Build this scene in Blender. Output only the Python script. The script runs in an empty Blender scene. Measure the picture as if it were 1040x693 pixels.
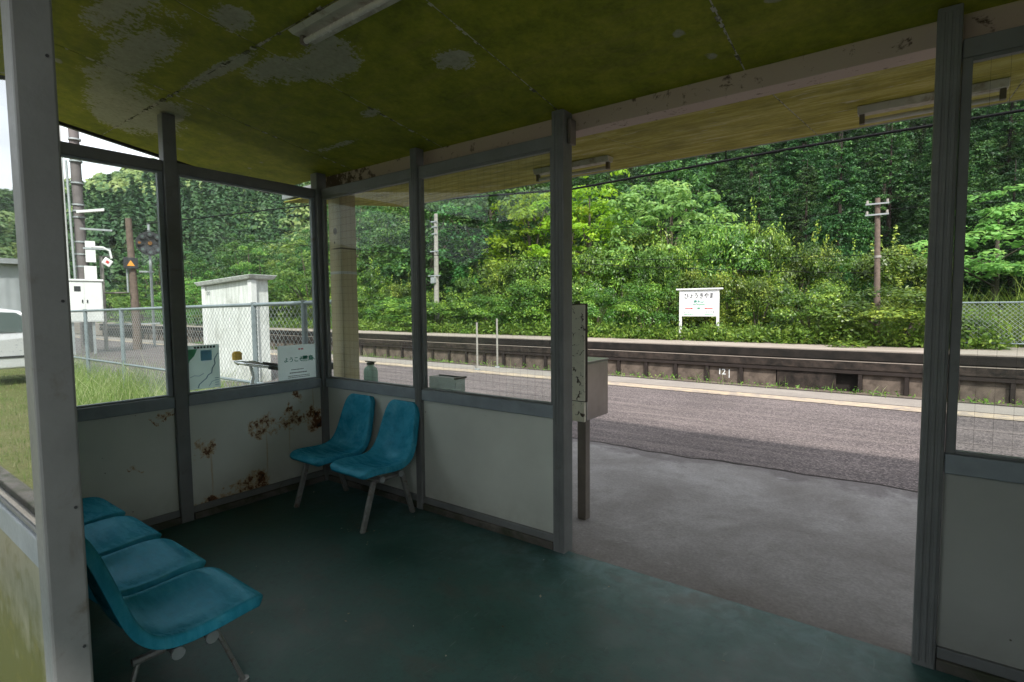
import bpy, bmesh, math, random
import numpy as np
from mathutils import Vector, Matrix

random.seed(7)
RNG = np.random.default_rng(11)
S = bpy.context.scene
COL = S.collection
R = math.radians

# ------------------------------------------------------------------ objects
ORG = {}

def link(o, parent=None, org=(0, 0, 0)):
    COL.objects.link(o)
    if parent is not None:
        o.parent = parent
    ORG[o.name] = Vector(org)
    return o

def tag(o, label=None, cat=None, group=None, kind=None):
    if label: o['label'] = label
    if cat: o['category'] = cat
    if group: o['group'] = group
    if kind: o['kind'] = kind
    return o

def thing(name, loc, label, cat, group=None):
    o = bpy.data.objects.new(name, None)
    o.empty_display_size = .1
    o.location = loc
    link(o, None, loc)
    return tag(o, label, cat, group)

def copy_tree(o, parent=None):
    c = o.copy()
    COL.objects.link(c)
    if parent is not None:
        c.parent = parent
    ORG[c.name] = ORG[o.name]
    for ch in list(o.children):
        copy_tree(ch, c)
    return c

class MB:
    """collects shapes for ONE mesh object"""
    def __init__(s):
        s.v = []; s.f = []; s.m = []; s.mi = 0
    def add(s, vs, fs):
        b = len(s.v)
        s.v += [tuple(map(float, p)) for p in vs]
        s.f += [tuple(i + b for i in f) for f in fs]
        s.m += [s.mi] * len(fs)
        return s
    def box(s, x0, x1, y0, y1, z0, z1):
        v = [(x0, y0, z0), (x1, y0, z0), (x1, y1, z0), (x0, y1, z0), (x0, y0, z1), (x1, y0, z1), (x1, y1, z1), (x0, y1, z1)]
        return s.add(v, [(0, 3, 2, 1), (4, 5, 6, 7), (0, 1, 5, 4), (1, 2, 6, 5), (2, 3, 7, 6), (3, 0, 4, 7)])
    def hexa(s, v):
        return s.add(v, [(0, 3, 2, 1), (4, 5, 6, 7), (0, 1, 5, 4), (1, 2, 6, 5), (2, 3, 7, 6), (3, 0, 4, 7)])
    def obox(s, c, ax, ay, az):
        c, ax, ay, az = map(Vector, (c, ax, ay, az))
        v = [c + sx * ax + sy * ay + sz * az for sz in (-1, 1) for sx, sy in ((-1, -1), (1, -1), (1, 1), (-1, 1))]
        return s.hexa(v)
    def tube(s, pts, r, n=8, caps=True):
        pts = [Vector(p) for p in pts]
        rs = r if isinstance(r, (list, tuple)) else [r] * len(pts)
        rings = []
        up = None
        for i, p in enumerate(pts):
            d = (pts[min(i + 1, len(pts) - 1)] - pts[max(i - 1, 0)])
            d.normalize()
            if up is None:
                up = Vector((0, 0, 1)) if abs(d.z) < .9 else Vector((1, 0, 0))
            a = d.cross(up)
            if a.length < 1e-4:
                a = d.orthogonal()
            a.normalize()
            b = a.cross(d); b.normalize(); up = b
            rings.append([p + rs[i] * (math.cos(2 * math.pi * k / n) * a + math.sin(2 * math.pi * k / n) * b) for k in range(n)])
        v = [q for g in rings for q in g]
        f = []
        for i in range(len(pts) - 1):
            for k in range(n):
                k2 = (k + 1) % n
                f.append((i * n + k, (i + 1) * n + k, (i + 1) * n + k2, i * n + k2))
        if caps:
            f.append(tuple(range(n)))
            f.append(tuple((len(pts) - 1) * n + k for k in reversed(range(n))))
        return s.add(v, f)
    def torus(s, c, ax, R_, r, n=28, m=6):
        ax = Vector(ax).normalized(); a = ax.orthogonal().normalized(); b = ax.cross(a); c = Vector(c)
        v = []; f = []
        for i in range(n):
            t = 2 * math.pi * i / n
            d = math.cos(t) * a + math.sin(t) * b
            for k in range(m):
                u = 2 * math.pi * k / m
                v.append(c + d * (R_ + r * math.cos(u)) + ax * r * math.sin(u))
        for i in range(n):
            for k in range(m):
                f.append((i * m + k, ((i + 1) % n) * m + k, ((i + 1) % n) * m + (k + 1) % m, i * m + (k + 1) % m))
        return s.add(v, f)
    def prism(s, poly, y0, y1, axes='xzy'):
        """polygon in two axes extruded along the third"""
        n = len(poly)
        def P(a, b, c):
            d = dict(zip(axes, (a, b, c)))
            return (d['x'], d['y'], d['z'])
        v = [P(a, b, y0) for a, b in poly] + [P(a, b, y1) for a, b in poly]
        f = [tuple(range(n))[::-1], tuple(range(n, 2 * n))]
        f += [(i, (i + 1) % n, n + (i + 1) % n, n + i) for i in range(n)]
        return s.add(v, f)
    def build(s, name, mats, parent=None, smooth=False, bevel=0, kind=None, seg=2):
        org = ORG[parent.name] if parent is not None else Vector((0, 0, 0))
        me = bpy.data.meshes.new(name)
        me.from_pydata([tuple(Vector(p) - org) for p in s.v], [], s.f)
        if not isinstance(mats, (list, tuple)): mats = [mats]
        for m in mats: me.materials.append(m)
        if len(mats) > 1:
            me.polygons.foreach_set('material_index', s.m)
        bm = bmesh.new(); bm.from_mesh(me)
        bmesh.ops.recalc_face_normals(bm, faces=bm.faces)
        bm.to_mesh(me); bm.free()
        if smooth:
            me.polygons.foreach_set('use_smooth', [True] * len(me.polygons))
        o = bpy.data.objects.new(name, me)
        link(o, parent, org)
        if bevel:
            b = o.modifiers.new('bevel', 'BEVEL'); b.width = bevel; b.segments = seg; b.limit_method = 'ANGLE'; b.angle_limit = R(40)
        if smooth:
            try:
                me.set_sharp_from_angle(angle=R(42))
            except Exception:
                pass
        if kind: o['kind'] = kind
        return o

# ------------------------------------------------------------------ materials
class NT:
    def __init__(s, name):
        s.mat = bpy.data.materials.new(name); s.mat.use_nodes = True
        s.t = s.mat.node_tree; s.t.nodes.clear()
        s.out = s.n('ShaderNodeOutputMaterial')
    def n(s, ty, **kw):
        nd = s.t.nodes.new(ty)
        for k, v in kw.items():
            if k.startswith('_'): nd.inputs[k[1:].replace('_', ' ')].default_value = v
            else: setattr(nd, k, v)
        return nd
    def l(s, a, b): s.t.links.new(a, b)
    def coord(s, which='Object', scale=(1, 1, 1), loc=(0, 0, 0)):
        tc = s.n('ShaderNodeTexCoord'); mp = s.n('ShaderNodeMapping')
        mp.inputs['Scale'].default_value = scale; mp.inputs['Location'].default_value = loc
        s.l(tc.outputs[which], mp.inputs['Vector'])
        return mp.outputs['Vector']
    def noise(s, vec, scale, detail=4, rough=.55, dist=0):
        nd = s.n('ShaderNodeTexNoise'); nd.inputs['Scale'].default_value = scale
        nd.inputs['Detail'].default_value = detail; nd.inputs['Roughness'].default_value = rough
        nd.inputs['Distortion'].default_value = dist
        s.l(vec, nd.inputs['Vector'])
        return nd.outputs['Fac']
    def ramp(s, fac, stops, interp='LINEAR'):
        r = s.n('ShaderNodeValToRGB'); r.color_ramp.interpolation = interp
        els = r.color_ramp.elements
        while len(els) < len(stops): els.new(.5)
        for e, (p, c) in zip(els, stops):
            e.position = p
            e.color = (c, c, c, 1) if isinstance(c, (int, float)) else (*c, 1)
        s.l(fac, r.inputs['Fac'])
        return r.outputs['Color']
    def mix(s, fac, a, b, mode='MIX'):
        m = s.n('ShaderNodeMix', data_type='RGBA', blend_type=mode)
        for sock, val in ((m.inputs[0], fac), (m.inputs[6], a), (m.inputs[7], b)):
            if isinstance(val, (int, float)): sock.default_value = val if sock.type == 'VALUE' else (val, val, val, 1)
            elif isinstance(val, tuple): sock.default_value = (*val, 1)
            else: s.l(val, sock)
        return m.outputs[2]
    def math(s, op, a, b=None, c=None, clamp=False):
        m = s.n('ShaderNodeMath', operation=op, use_clamp=clamp)
        for i, val in enumerate((a, b, c)):
            if val is None: continue
            if isinstance(val, (int, float)): m.inputs[i].default_value = val
            else: s.l(val, m.inputs[i])
        return m.outputs[0]
    def sep(s, vec):
        x = s.n('ShaderNodeSeparateXYZ'); s.l(vec, x.inputs[0]); return x.outputs
    def bump(s, h, strength=.2, dist=.01):
        b = s.n('ShaderNodeBump'); b.inputs['Strength'].default_value = strength; b.inputs['Distance'].default_value = dist
        s.l(h, b.inputs['Height']); return b.outputs['Normal']
    def bsdf(s, col, rough=.6, metal=0, normal=None, spec=.5, coat=0):
        b = s.n('ShaderNodeBsdfPrincipled')
        for k, val in (('Base Color', col), ('Roughness', rough), ('Metallic', metal), ('Specular IOR Level', spec), ('Coat Weight', coat)):
            if isinstance(val, tuple): b.inputs[k].default_value = (*val, 1)
            elif isinstance(val, (int, float)): b.inputs[k].default_value = val
            else: s.l(val, b.inputs[k])
        if normal is not None: s.l(normal, b.inputs['Normal'])
        return b.outputs[0]
    def done(s, sh):
        s.l(sh, s.out.inputs['Surface']); return s.mat

def plain(name, col, rough=.55, metal=0, var=.25, scale=6, bump=.06, spec=.5, dirt=None, dirt_scale=3, lo=.5, hi=.68):
    """painted or weathered surface: tone variation, grime patches, fine bump"""
    t = NT(name); v = t.coord()
    n1 = t.noise(v, scale, 6, .6); n2 = t.noise(v, scale * 9, 3, .6)
    c = t.mix(t.ramp(n1, [(.3, 1 - var), (.7, 1 + var * .4)]), (0, 0, 0), col)
    c = t.mix(1.0, t.ramp(n1, [(.25, 1 - var), (.75, 1.0)]), col, 'MULTIPLY')
    if dirt:
        d = t.noise(v, dirt_scale, 8, .68, .6)
        c = t.mix(t.ramp(d, [(lo, 0), (hi, 1)]), c, dirt)
    rr = t.math('MULTIPLY_ADD', n2, .25, rough - .12)
    return t.done(t.bsdf(c, rr, metal, t.bump(n2, bump, .004), spec))

def mask_spots(t, px, pz, spots):
    """sum of soft elliptical masks in the panel's own plane (px, pz sockets)"""
    tot = None
    for (cx, cz, rx, rz) in spots:
        dx = t.math('DIVIDE', t.math('SUBTRACT', px, cx), rx)
        dz = t.math('DIVIDE', t.math('SUBTRACT', pz, cz), rz)
        d = t.math('ADD', t.math('MULTIPLY', dx, dx), t.math('MULTIPLY', dz, dz))
        m = t.math('SUBTRACT', 1.0, d, clamp=True)
        tot = m if tot is None else t.math('ADD', tot, m, clamp=True)
    return tot

M = {}
M['post'] = plain('grey_post_paint', (.19, .197, .195), .5, 0, .3, 7, .12, dirt=(.11, .10, .085), lo=.6, hi=.75, dirt_scale=9)
M['rail'] = plain('blue_grey_rail_paint', (.29, .33, .36), .45, 0, .3, 8, .1, dirt=(.15, .13, .10), lo=.6, hi=.74, dirt_scale=8)
M['seal'] = plain('black_rubber_seal', (.03, .03, .03), .6)
M['kerb'] = plain('stained_base_concrete', (.15, .135, .12), .85, 0, .5, 5, .3, dirt=(.045, .05, .03), lo=.45, hi=.6)
M['fence'] = plain('weathered_fence_tube', (.24, .285, .31), .5, .2, .35, 10, .1)
M['galv'] = plain('galvanised_steel', (.38, .41, .42), .5, .3, .3, 10, .1)
M['steel_leg'] = plain('worn_steel_leg', (.36, .36, .35), .45, .5, .45, 20, .1, dirt=(.16, .10, .06), dirt_scale=25, lo=.55, hi=.7)
M['white'] = plain('weathered_white_paint', (.72, .73, .72), .5, 0, .15, 4, .05)
def m_shed():
    t = NT('streaked_white_board'); v = t.coord()
    st = t.noise(t.coord('Object', (14, 14, 1.1)), 1.6, 6, .65, .2); n = t.noise(v, 2.2, 7, .68); z = t.sep(v)[2]
    c = t.mix(t.ramp(st, [(.35, 0), (.68, .75)]), (.70, .72, .70), (.40, .41, .39))
    c = t.mix(t.ramp(n, [(.52, 0), (.72, .7)]), c, (.27, .27, .23))
    w = t.n('ShaderNodeTexWave', wave_type='BANDS', bands_direction='X'); w.inputs['Scale'].default_value = 2.6; t.l(v, w.inputs['Vector'])
    return t.done(t.bsdf(c, .7, 0, t.bump(w.outputs['Fac'], .25, .01)))
M['shed'] = m_shed()
M['dark'] = plain('dark_metal', (.03, .032, .035), .5)
M['wood_pole'] = plain('old_timber_pole', (.17, .125, .10), .85, 0, .5, 9, .3)
M['conc_pole'] = plain('concrete_pole', (.34, .32, .29), .85, 0, .35, 4, .2)
M['brown_pole'] = plain('dark_steel_pole', (.16, .14, .14), .7, 0, .4, 5, .1)
M['yellow'] = plain('yellow_plastic', (.75, .45, .03), .4)
M['orange'] = plain('orange_sign_paint', (.75, .32, .04), .45)
M['amber'] = plain('unlit_amber_lens', (.22, .10, .02), .2)
M['red'] = plain('red_paint', (.6, .05, .04), .5)
M['pink'] = plain('pink_print', (.75, .25, .3), .6)
M['green_ink'] = plain('green_print', (.01, .25, .17), .6)
M['teal_ink'] = plain('pale_green_print', (.25, .58, .42), .6, var=.1)
M['blue_ink'] = plain('pale_blue_print', (.36, .62, .78), .6, var=.1)
M['line_ink'] = plain('blue_grey_print', (.25, .38, .55), .6)
M['black_ink'] = plain('black_print', (.03, .03, .035), .6)
M['grey_ink'] = plain('grey_print', (.28, .3, .3), .6)
M['poster'] = plain('poster_paper', (.66, .76, .78), .6, var=.08)
M['map'] = plain('map_paper', (.55, .70, .72), .6, var=.08)
def m_paper(name, col):
    t = NT(name); n = t.noise(t.coord(), 6, 4)
    c = t.mix(1.0, col, t.ramp(n, [(.3, .92), (.7, 1)]), 'MULTIPLY')
    tr = t.n('ShaderNodeBsdfTranslucent'); t.l(c, tr.inputs[0])
    m = t.n('ShaderNodeMixShader'); m.inputs[0].default_value = .55
    t.l(t.bsdf(c, .6), m.inputs[1]); t.l(tr.outputs[0], m.inputs[2])
    return t.done(m.outputs[0])
M['poster'] = m_paper('poster_paper', (.90, .95, .95)); M['map'] = m_paper('map_paper', (.84, .93, .91))
M['teal_ink'] = m_paper('pale_green_print', (.25, .62, .42)); M['blue_ink'] = m_paper('pale_blue_print', (.40, .66, .80))
M['board_white'] = plain('sign_board_white', (.8, .82, .83), .4, var=.08)
M['rubber'] = plain('tyre_rubber', (.02, .02, .02), .8)
M['chrome'] = plain('chrome', (.6, .6, .6), .2, 1, .1)
M['cable'] = plain('black_cable', (.008, .008, .009), .85, spec=.15)
M['asphalt_car'] = plain('silver_car_paint', (.66, .69, .70), .3, .2, .1, 2, .0)
M['car_glass'] = plain('dark_car_glass', (.07, .10, .09), .05, 0, .1, 2, 0)
M['siding'] = None

def m_siding():
    t = NT('grey_siding'); v = t.coord(); s = t.sep(v)
    w = t.n('ShaderNodeTexWave', wave_type='BANDS', bands_direction='Y'); w.inputs['Scale'].default_value = 1.2
    w.inputs['Distortion'].default_value = 0; t.l(v, w.inputs['Vector'])
    n = t.noise(v, 1.5, 5)
    c = t.mix(1.0, t.ramp(n, [(.3, .8), (.7, 1)]), (.42, .46, .48), 'MULTIPLY')
    return t.done(t.bsdf(c, .5, .1, t.bump(w.outputs['Fac'], .6, .02)))
M['siding'] = m_siding()

def m_floor():
    t = NT('worn_green_floor_paint'); v = t.coord()
    a = t.noise(v, 2.2, 7, .62); b = t.noise(v, 38, 4, .7); c3 = t.noise(v, 9, 5, .65, .5)
    c = t.ramp(a, [(.3, (.013, .050, .040)), (.5, (.022, .078, .064)), (.72, (.042, .110, .100))])
    c = t.mix(t.ramp(b, [(.50, 0), (.70, .6)]), c, (.018, .040, .035))
    c = t.mix(t.ramp(c3, [(.54, 0), (.72, .5)]), c, (.055, .095, .082))
    wr = t.noise(t.coord('Object', (1.3, 2.2, 1), (4, 1, 0)), 1.6, 8, .7, .5)
    c = t.mix(t.ramp(wr, [(.52, 0), (.70, .65)]), c, (.062, .060, .048))
    vo = t.n('ShaderNodeTexVoronoi'); vo.inputs['Scale'].default_value = 17; t.l(v, vo.inputs['Vector'])
    sp = t.math('MULTIPLY', t.math('SUBTRACT', t.math('MULTIPLY_ADD', t.sep(vo.outputs['Color'])[0], .5, -.42), vo.outputs['Distance']), 30, clamp=True)
    c = t.mix(t.math('MULTIPLY', sp, .7), c, (.22, .24, .22))
    sc = t.noise(t.coord('Object', (16, 2.2, 1), (2, 7, 0)), 3.0, 3, .5, 1.2)
    c = t.mix(t.ramp(sc, [(.70, 0), (.735, .45)]), c, (.13, .17, .16))
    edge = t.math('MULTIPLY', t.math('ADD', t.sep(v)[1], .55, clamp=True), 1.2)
    c = t.mix(t.math('MULTIPLY', edge, t.ramp(c3, [(.4, 0), (.65, .8)])), c, (.10, .19, .205))  # bluish sky reflection painted into the floor towards the door
    rough = t.ramp(a, [(.3, .36), (.7, .58)])
    return t.done(t.bsdf(c, rough, 0, t.bump(b, .3, .003), .5))
M['floor'] = m_floor()

def m_asphalt():
    t = NT('purple_grey_asphalt'); v = t.coord()
    vo = t.n('ShaderNodeTexVoronoi'); vo.inputs['Scale'].default_value = 75; t.l(v, vo.inputs['Vector'])
    sp = t.sep(vo.outputs['Color'])[0]
    a = t.noise(v, .55, 6, .6); b = t.noise(v, 7, 6, .65)
    base = t.ramp(sp, [(.0, (.052, .042, .042)), (.55, (.102, .084, .084)), (1, (.21, .174, .168))])
    c = t.mix(1.0, base, t.ramp(a, [(.3, .68), (.7, 1.15)]), 'MULTIPLY')
    c = t.mix(t.ramp(b, [(.52, 0), (.75, .6)]), c, (.085, .075, .073))
    tr = t.noise(t.coord('Object', (.3, 4.5, 1)), 1.2, 7, .68)
    c = t.mix(t.ramp(tr, [(.48, 0), (.70, .6)]), c, (.20, .165, .155))
    c = t.mix(t.ramp(tr, [(.30, .5), (.42, 0)]), c, (.06, .05, .054))
    h = t.math('ADD', vo.outputs['Distance'], b)
    return t.done(t.bsdf(c, .88, 0, t.bump(h, .5, .006), .3))
M['asphalt'] = m_asphalt()

def m_concrete(name, col, dark, scale=1.0, stain=.5):
    t = NT(name); v = t.coord()
    a = t.noise(v, 1.1 * scale, 7, .62, .4); b = t.noise(v, 55 * scale, 4, .7); c3 = t.noise(v, 5 * scale, 6, .66)
    c = t.mix(t.ramp(a, [(.38, .8 * stain), (.62, 0)]), col, dark)
    c = t.mix(t.ramp(c3, [(.5, 0), (.8, stain * .8)]), c, dark)
    c = t.mix(1.0, c, t.ramp(b, [(.25, .72), (.75, 1.12)]), 'MULTIPLY')
    return t.done(t.bsdf(c, .85, 0, t.bump(b, .35, .004), .3))
def m_apron():
    t = NT('worn_grey_concrete'); v = t.coord(); y = t.sep(v)[1]
    a = t.noise(v, 1.3, 8, .66, .5); b = t.noise(v, 60, 4, .72); c3 = t.noise(v, 6, 7, .68); f = t.noise(v, 2.6, 6, .62, .4)
    c = t.mix(t.ramp(a, [(.34, 0), (.64, 1)]), (.175, .16, .152), (.285, .27, .265))
    c = t.mix(t.ramp(c3, [(.50, 0), (.75, .6)]), c, (.15, .135, .125))
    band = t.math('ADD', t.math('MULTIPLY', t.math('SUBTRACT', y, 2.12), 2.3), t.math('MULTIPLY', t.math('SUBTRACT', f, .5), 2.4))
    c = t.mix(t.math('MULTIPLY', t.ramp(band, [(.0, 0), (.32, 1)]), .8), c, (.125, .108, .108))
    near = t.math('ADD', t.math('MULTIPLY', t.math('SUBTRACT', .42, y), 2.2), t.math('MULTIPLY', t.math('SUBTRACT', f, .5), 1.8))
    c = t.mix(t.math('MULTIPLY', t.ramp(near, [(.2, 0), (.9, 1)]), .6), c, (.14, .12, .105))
    sc = t.noise(t.coord('Object', (2.5, 18, 1), (5, 3, 0)), 2.2, 3, .5, 1.0)
    c = t.mix(t.ramp(sc, [(.70, 0), (.75, .35)]), c, (.46, .45, .45))
    c = t.mix(1.0, c, t.ramp(b, [(.25, .70), (.75, 1.15)]), 'MULTIPLY')
    return t.done(t.bsdf(c, .85, 0, t.bump(b, .4, .004), .3))
M['apron'] = m_apron()
M['far_top'] = m_concrete('tan_platform_surface', (.33, .285, .245), (.20, .165, .13), .7)
M['edge_strip'] = m_concrete('platform_edge_concrete', (.27, .24, .21), (.15, .13, .12), 1.2)
M['coping'] = m_concrete('black_mossy_coping', (.022, .017, .014), (.004, .004, .003), 2.5, 1.0)
M['ledge'] = m_concrete('stained_ledge', (.05, .037, .03), (.006, .005, .004), 3, 1.1)
M['panelc'] = m_concrete('tan_retaining_board', (.15, .118, .095), (.05, .038, .03), 2.6, 1.0)
M['wallpost'] = m_concrete('dark_rail_post', (.03, .022, .019), (.01, .008, .007), 3)
M['ballast'] = m_concrete('brown_ballast', (.16, .13, .10), (.06, .05, .04), 6)
M['soil'] = m_concrete('soil_and_litter', (.06, .055, .03), (.03, .035, .015), .8)
M['gravel'] = m_concrete('pale_gravel', (.30, .28, .25), (.14, .13, .11), 8)

def m_line():
    t = NT('faded_yellow_line'); v = t.coord()
    a = t.noise(v, 6, 7, .68, .4); b = t.noise(v, 1.2, 4)
    vo = t.n('ShaderNodeTexVoronoi'); vo.inputs['Scale'].default_value = 75; t.l(v, vo.inputs['Vector'])
    c = t.mix(t.ramp(a, [(.36, .1), (.60, .95)]), (.46, .36, .23), (.20, .17, .16))
    c = t.mix(t.ramp(b, [(.4, 0), (.7, .5)]), c, (.40, .33, .25))
    return t.done(t.bsdf(c, .85, 0, t.bump(vo.outputs['Distance'], .4, .005), .3))
M['line'] = m_line()

def m_grassbase(name, c1, c2):
    t = NT(name); v = t.coord(); a = t.noise(v, 1.5, 8, .7); b = t.noise(v, 40, 3, .7)
    c = t.mix(t.ramp(a, [(.35, 0), (.65, 1)]), c1, c2)
    c = t.mix(1.0, c, t.ramp(b, [(.3, .6), (.7, 1.2)]), 'MULTIPLY')
    return t.done(t.bsdf(c, .9, 0, t.bump(b, .6, .02), .2))
M['lawn'] = m_grassbase('short_lawn', (.10, .13, .03), (.17, .16, .07))
M['hill'] = m_grassbase('hill_undergrowth', (.018, .035, .010), (.035, .05, .015))
M['bank'] = m_grassbase('bank_undergrowth', (.035, .06, .015), (.07, .085, .03))

FLAKES = [(.55, -1.42, .75, .16), (1.05, -1.62, .6, .14), (-.15, -1.25, .55, .22), (-.35, -1.05, .45, .28), (.05, -1.05, .3, .12), (1.10, -.98, .32, .16), (1.35, -.85, .25, .14), (1.36, -1.30, .16, .12), (1.60, -1.5, .3, .14),
          (.80, -1.13, .6, .05), (1.55, -.95, .22, .2), (2.0, -.6, .18, .12), (1.2, -.45, .12, .07), (.6, -.25, .4, .05), (2.7, -1.5, .5, .25), (3.4, -1.2, .2, .2)]
def m_ceiling():
    t = NT('mossy_ceiling_board'); v = t.coord(); s = t.sep(v)
    n1 = t.noise(v, 1.6, 9, .66, .3); n2 = t.noise(v, 7, 8, .7, .2); n3 = t.noise(v, 45, 5, .7)
    st = t.noise(t.coord('Object', (.6, 6, 1)), 3.0, 6, .65)
    moss = t.ramp(n2, [(.28, (.115, .140, .006)), (.5, (.22, .245, .012)), (.72, (.33, .33, .025))])
    moss = t.mix(t.ramp(st, [(.5, 0), (.78, .55)]), moss, (.24, .215, .05))
    bare = t.mix(n2, (.26, .26, .20), (.46, .455, .39))
    # algae has flaked off most near the far back corner
    pm_ = mask_spots(t, s[0], s[1], FLAKES)
    f = t.math('ADD', t.math('MULTIPLY_ADD', n1, .55, .10), t.math('MULTIPLY', pm_, .45))
    f = t.math('ADD', f, t.math('MULTIPLY', t.math('SUBTRACT', n2, .5), .55))
    f = t.math('ADD', f, t.math('MULTIPLY', t.math('SUBTRACT', n3, .5), .75))
    c = t.mix(t.ramp(f, [(.665, 0), (.70, .85)]), moss, bare)
    # pale worn round patches round the fixings
    vo = t.n('ShaderNodeTexVoronoi'); vo.inputs['Scale'].default_value = 4.6; vo.inputs['Randomness'].default_value = .8
    wv = t.n('ShaderNodeVectorMath', operation='MULTIPLY_ADD')
    nz = t.n('ShaderNodeTexNoise'); nz.inputs['Scale'].default_value = 14; t.l(v, nz.inputs['Vector'])
    t.l(nz.outputs['Color'], wv.inputs[0]); wv.inputs[1].default_value = (.06, .06, 0); t.l(v, wv.inputs[2])
    t.l(wv.outputs[0], vo.inputs['Vector'])
    sz = t.math('MULTIPLY_ADD', t.sep(vo.outputs['Color'])[1], .26, -.10)
    m = t.math('SUBTRACT', sz, vo.outputs['Distance'])
    m = t.math('MULTIPLY', m, 25.0, clamp=True)
    c = t.mix(t.math('MULTIPLY', m, .75), c, (.34, .34, .29))
    c = t.mix(1.0, c, t.ramp(n3, [(.2, .72), (.8, 1.15)]), 'MULTIPLY')
    return t.done(t.bsdf(c, .75, 0, t.bump(n3, .3, .004), .3))
M['ceiling'] = m_ceiling()

def m_canopy():
    t = NT('streaked_canopy_board'); v = t.coord()
    st = t.noise(t.coord('Object', (1.1, 5.5, 1)), 2.3, 9, .72, .5); n2 = t.noise(v, 3, 7, .65); pw = t.noise(t.coord('Object', (2.2, 9, 1), (3, 1, 0)), 2.6, 6, .62, .4); n3 = t.noise(v, 40, 4, .7)
    c = t.ramp(st, [(.3, (.20, .18, .008)), (.46, (.36, .32, .035)), (.60, (.50, .45, .13)), (.74, (.66, .62, .44))])
    c = t.mix(t.ramp(n2, [(.46, 0), (.66, .7)]), c, (.17, .165, .012))
    c = t.mix(t.ramp(pw, [(.62, 0), (.69, .75)]), c, (.52, .49, .38))
    c = t.mix(1.0, c, t.ramp(n3, [(.2, .8), (.8, 1.1)]), 'MULTIPLY')
    return t.done(t.bsdf(c, .75, 0, t.bump(n3, .25, .004), .3))
M['canopy'] = m_canopy()
M['seam'] = plain('seam_filler', (.12, .12, .06), .8, 0, .5, 30, .2, dirt=(.42, .40, .33), dirt_scale=16, lo=.46, hi=.52)

def m_valley():
    t = NT('pinkish_peeling_beam'); v = t.coord(); s = t.sep(v)
    n = t.noise(v, 16, 8, .72, .4); n2 = t.noise(v, 3, 5)
    c = t.mix(n2, (.46, .36, .30), (.56, .46, .40))
    edge = t.math('MULTIPLY', t.math('SUBTRACT', .75, s[0], clamp=True), .25)
    f = t.math('ADD', n, edge)
    c = t.mix(t.ramp(f, [(.58, 0), (.66, .9)]), c, (.06, .035, .02))
    return t.done(t.bsdf(c, .75, 0, t.bump(n, .3, .004), .3))
M['valley'] = m_valley()

def m_panel(name, spots, drips, axis, col=(.60, .625, .565), seed=0., lichen=None):
    """off-white sheet panel; rust where the sheet has corroded"""
    t = NT(name); v = t.coord(); s = t.sep(v); px = s[axis]; pz = s[2]
    vv = t.coord('Object', (1, 1, 1), (seed, seed, seed))
    n1 = t.noise(vv, 1.8, 5, .6); n2 = t.noise(vv, 26, 7, .72, .5); n3 = t.noise(vv, 11, 6, .65, .3); n4 = t.noise(vv, 60, 3, .6)
    c = t.mix(1.0, col, t.ramp(n1, [(.3, .86), (.7, 1.03)]), 'MULTIPLY')
    low = t.math('MULTIPLY', t.math('SUBTRACT', .30, pz, clamp=True), 2.6)
    c = t.mix(t.math('MULTIPLY', low, n3), c, (.15, .14, .11))
    vo = t.n('ShaderNodeTexVoronoi'); vo.inputs['Scale'].default_value = 13; t.l(vv, vo.inputs['Vector'])
    sp = t.math('SUBTRACT', t.math('MULTIPLY_ADD', t.sep(vo.outputs['Color'])[0], .16, -.085), vo.outputs['Distance'])
    c = t.mix(t.math('MULTIPLY', sp, 25, clamp=True), c, (.08, .07, .05))
    if lichen:
        sh = t.noise(t.coord('Object', (5, 5, .8)), 4, 7, .7, .4)
        dn = t.math('MULTIPLY_ADD', t.math('SUBTRACT', .74, pz, clamp=True), 1.1, t.math('MULTIPLY_ADD', n3, .55, -.30))
        c = t.mix(t.ramp(t.math('ADD', dn, t.math('MULTIPLY', sh, .4)), [(.18, .1), (.50, 1)]), c, lichen[0])
        c = t.mix(t.ramp(n3, [(.55, 0), (.7, .8)]), c, lichen[1])
    if spots:
        w1 = t.noise(vv, 7, 6, .7); w2 = t.noise(t.coord('Object', (1, 1, 1), (seed + 9, seed, seed + 4)), 7, 6, .7)
        m = mask_spots(t, t.math('ADD', px, t.math('MULTIPLY_ADD', w1, .30, -.15)), t.math('ADD', pz, t.math('MULTIPLY_ADD', w2, .26, -.13)), spots)
        f = t.math('ADD', t.math('MULTIPLY', t.math('POWER', m, .6), .52), t.math('MULTIPLY_ADD', t.math('MULTIPLY_ADD', n2, .62, t.math('MULTIPLY', n3, .55)), 1.7, -.72))
        halo = t.math('MULTIPLY', t.ramp(f, [(.60, 0), (.72, .7)]), t.ramp(m, [(0, 0), (.12, 1)])); core = t.math('MULTIPLY', t.ramp(f, [(.76, 0), (.81, 1)]), t.ramp(m, [(0, 0), (.12, 1)])); blk = t.math('MULTIPLY', t.ramp(f, [(.90, 0), (.95, 1)]), t.ramp(m, [(0, 0), (.12, 1)]))
        c = t.mix(halo, c, (.42, .27, .11)); c = t.mix(core, c, (.13, .05, .018)); c = t.mix(blk, c, (.018, .01, .006))
    if drips:
        m = mask_spots(t, t.math('ADD', px, t.math('MULTIPLY_ADD', n3, .02, -.01)), pz, drips)
        c = t.mix(t.math('MULTIPLY', m, .55), c, (.40, .26, .08))
    return t.done(t.bsdf(c, .45, 0, t.bump(n4, .08, .003), .45))

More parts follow.
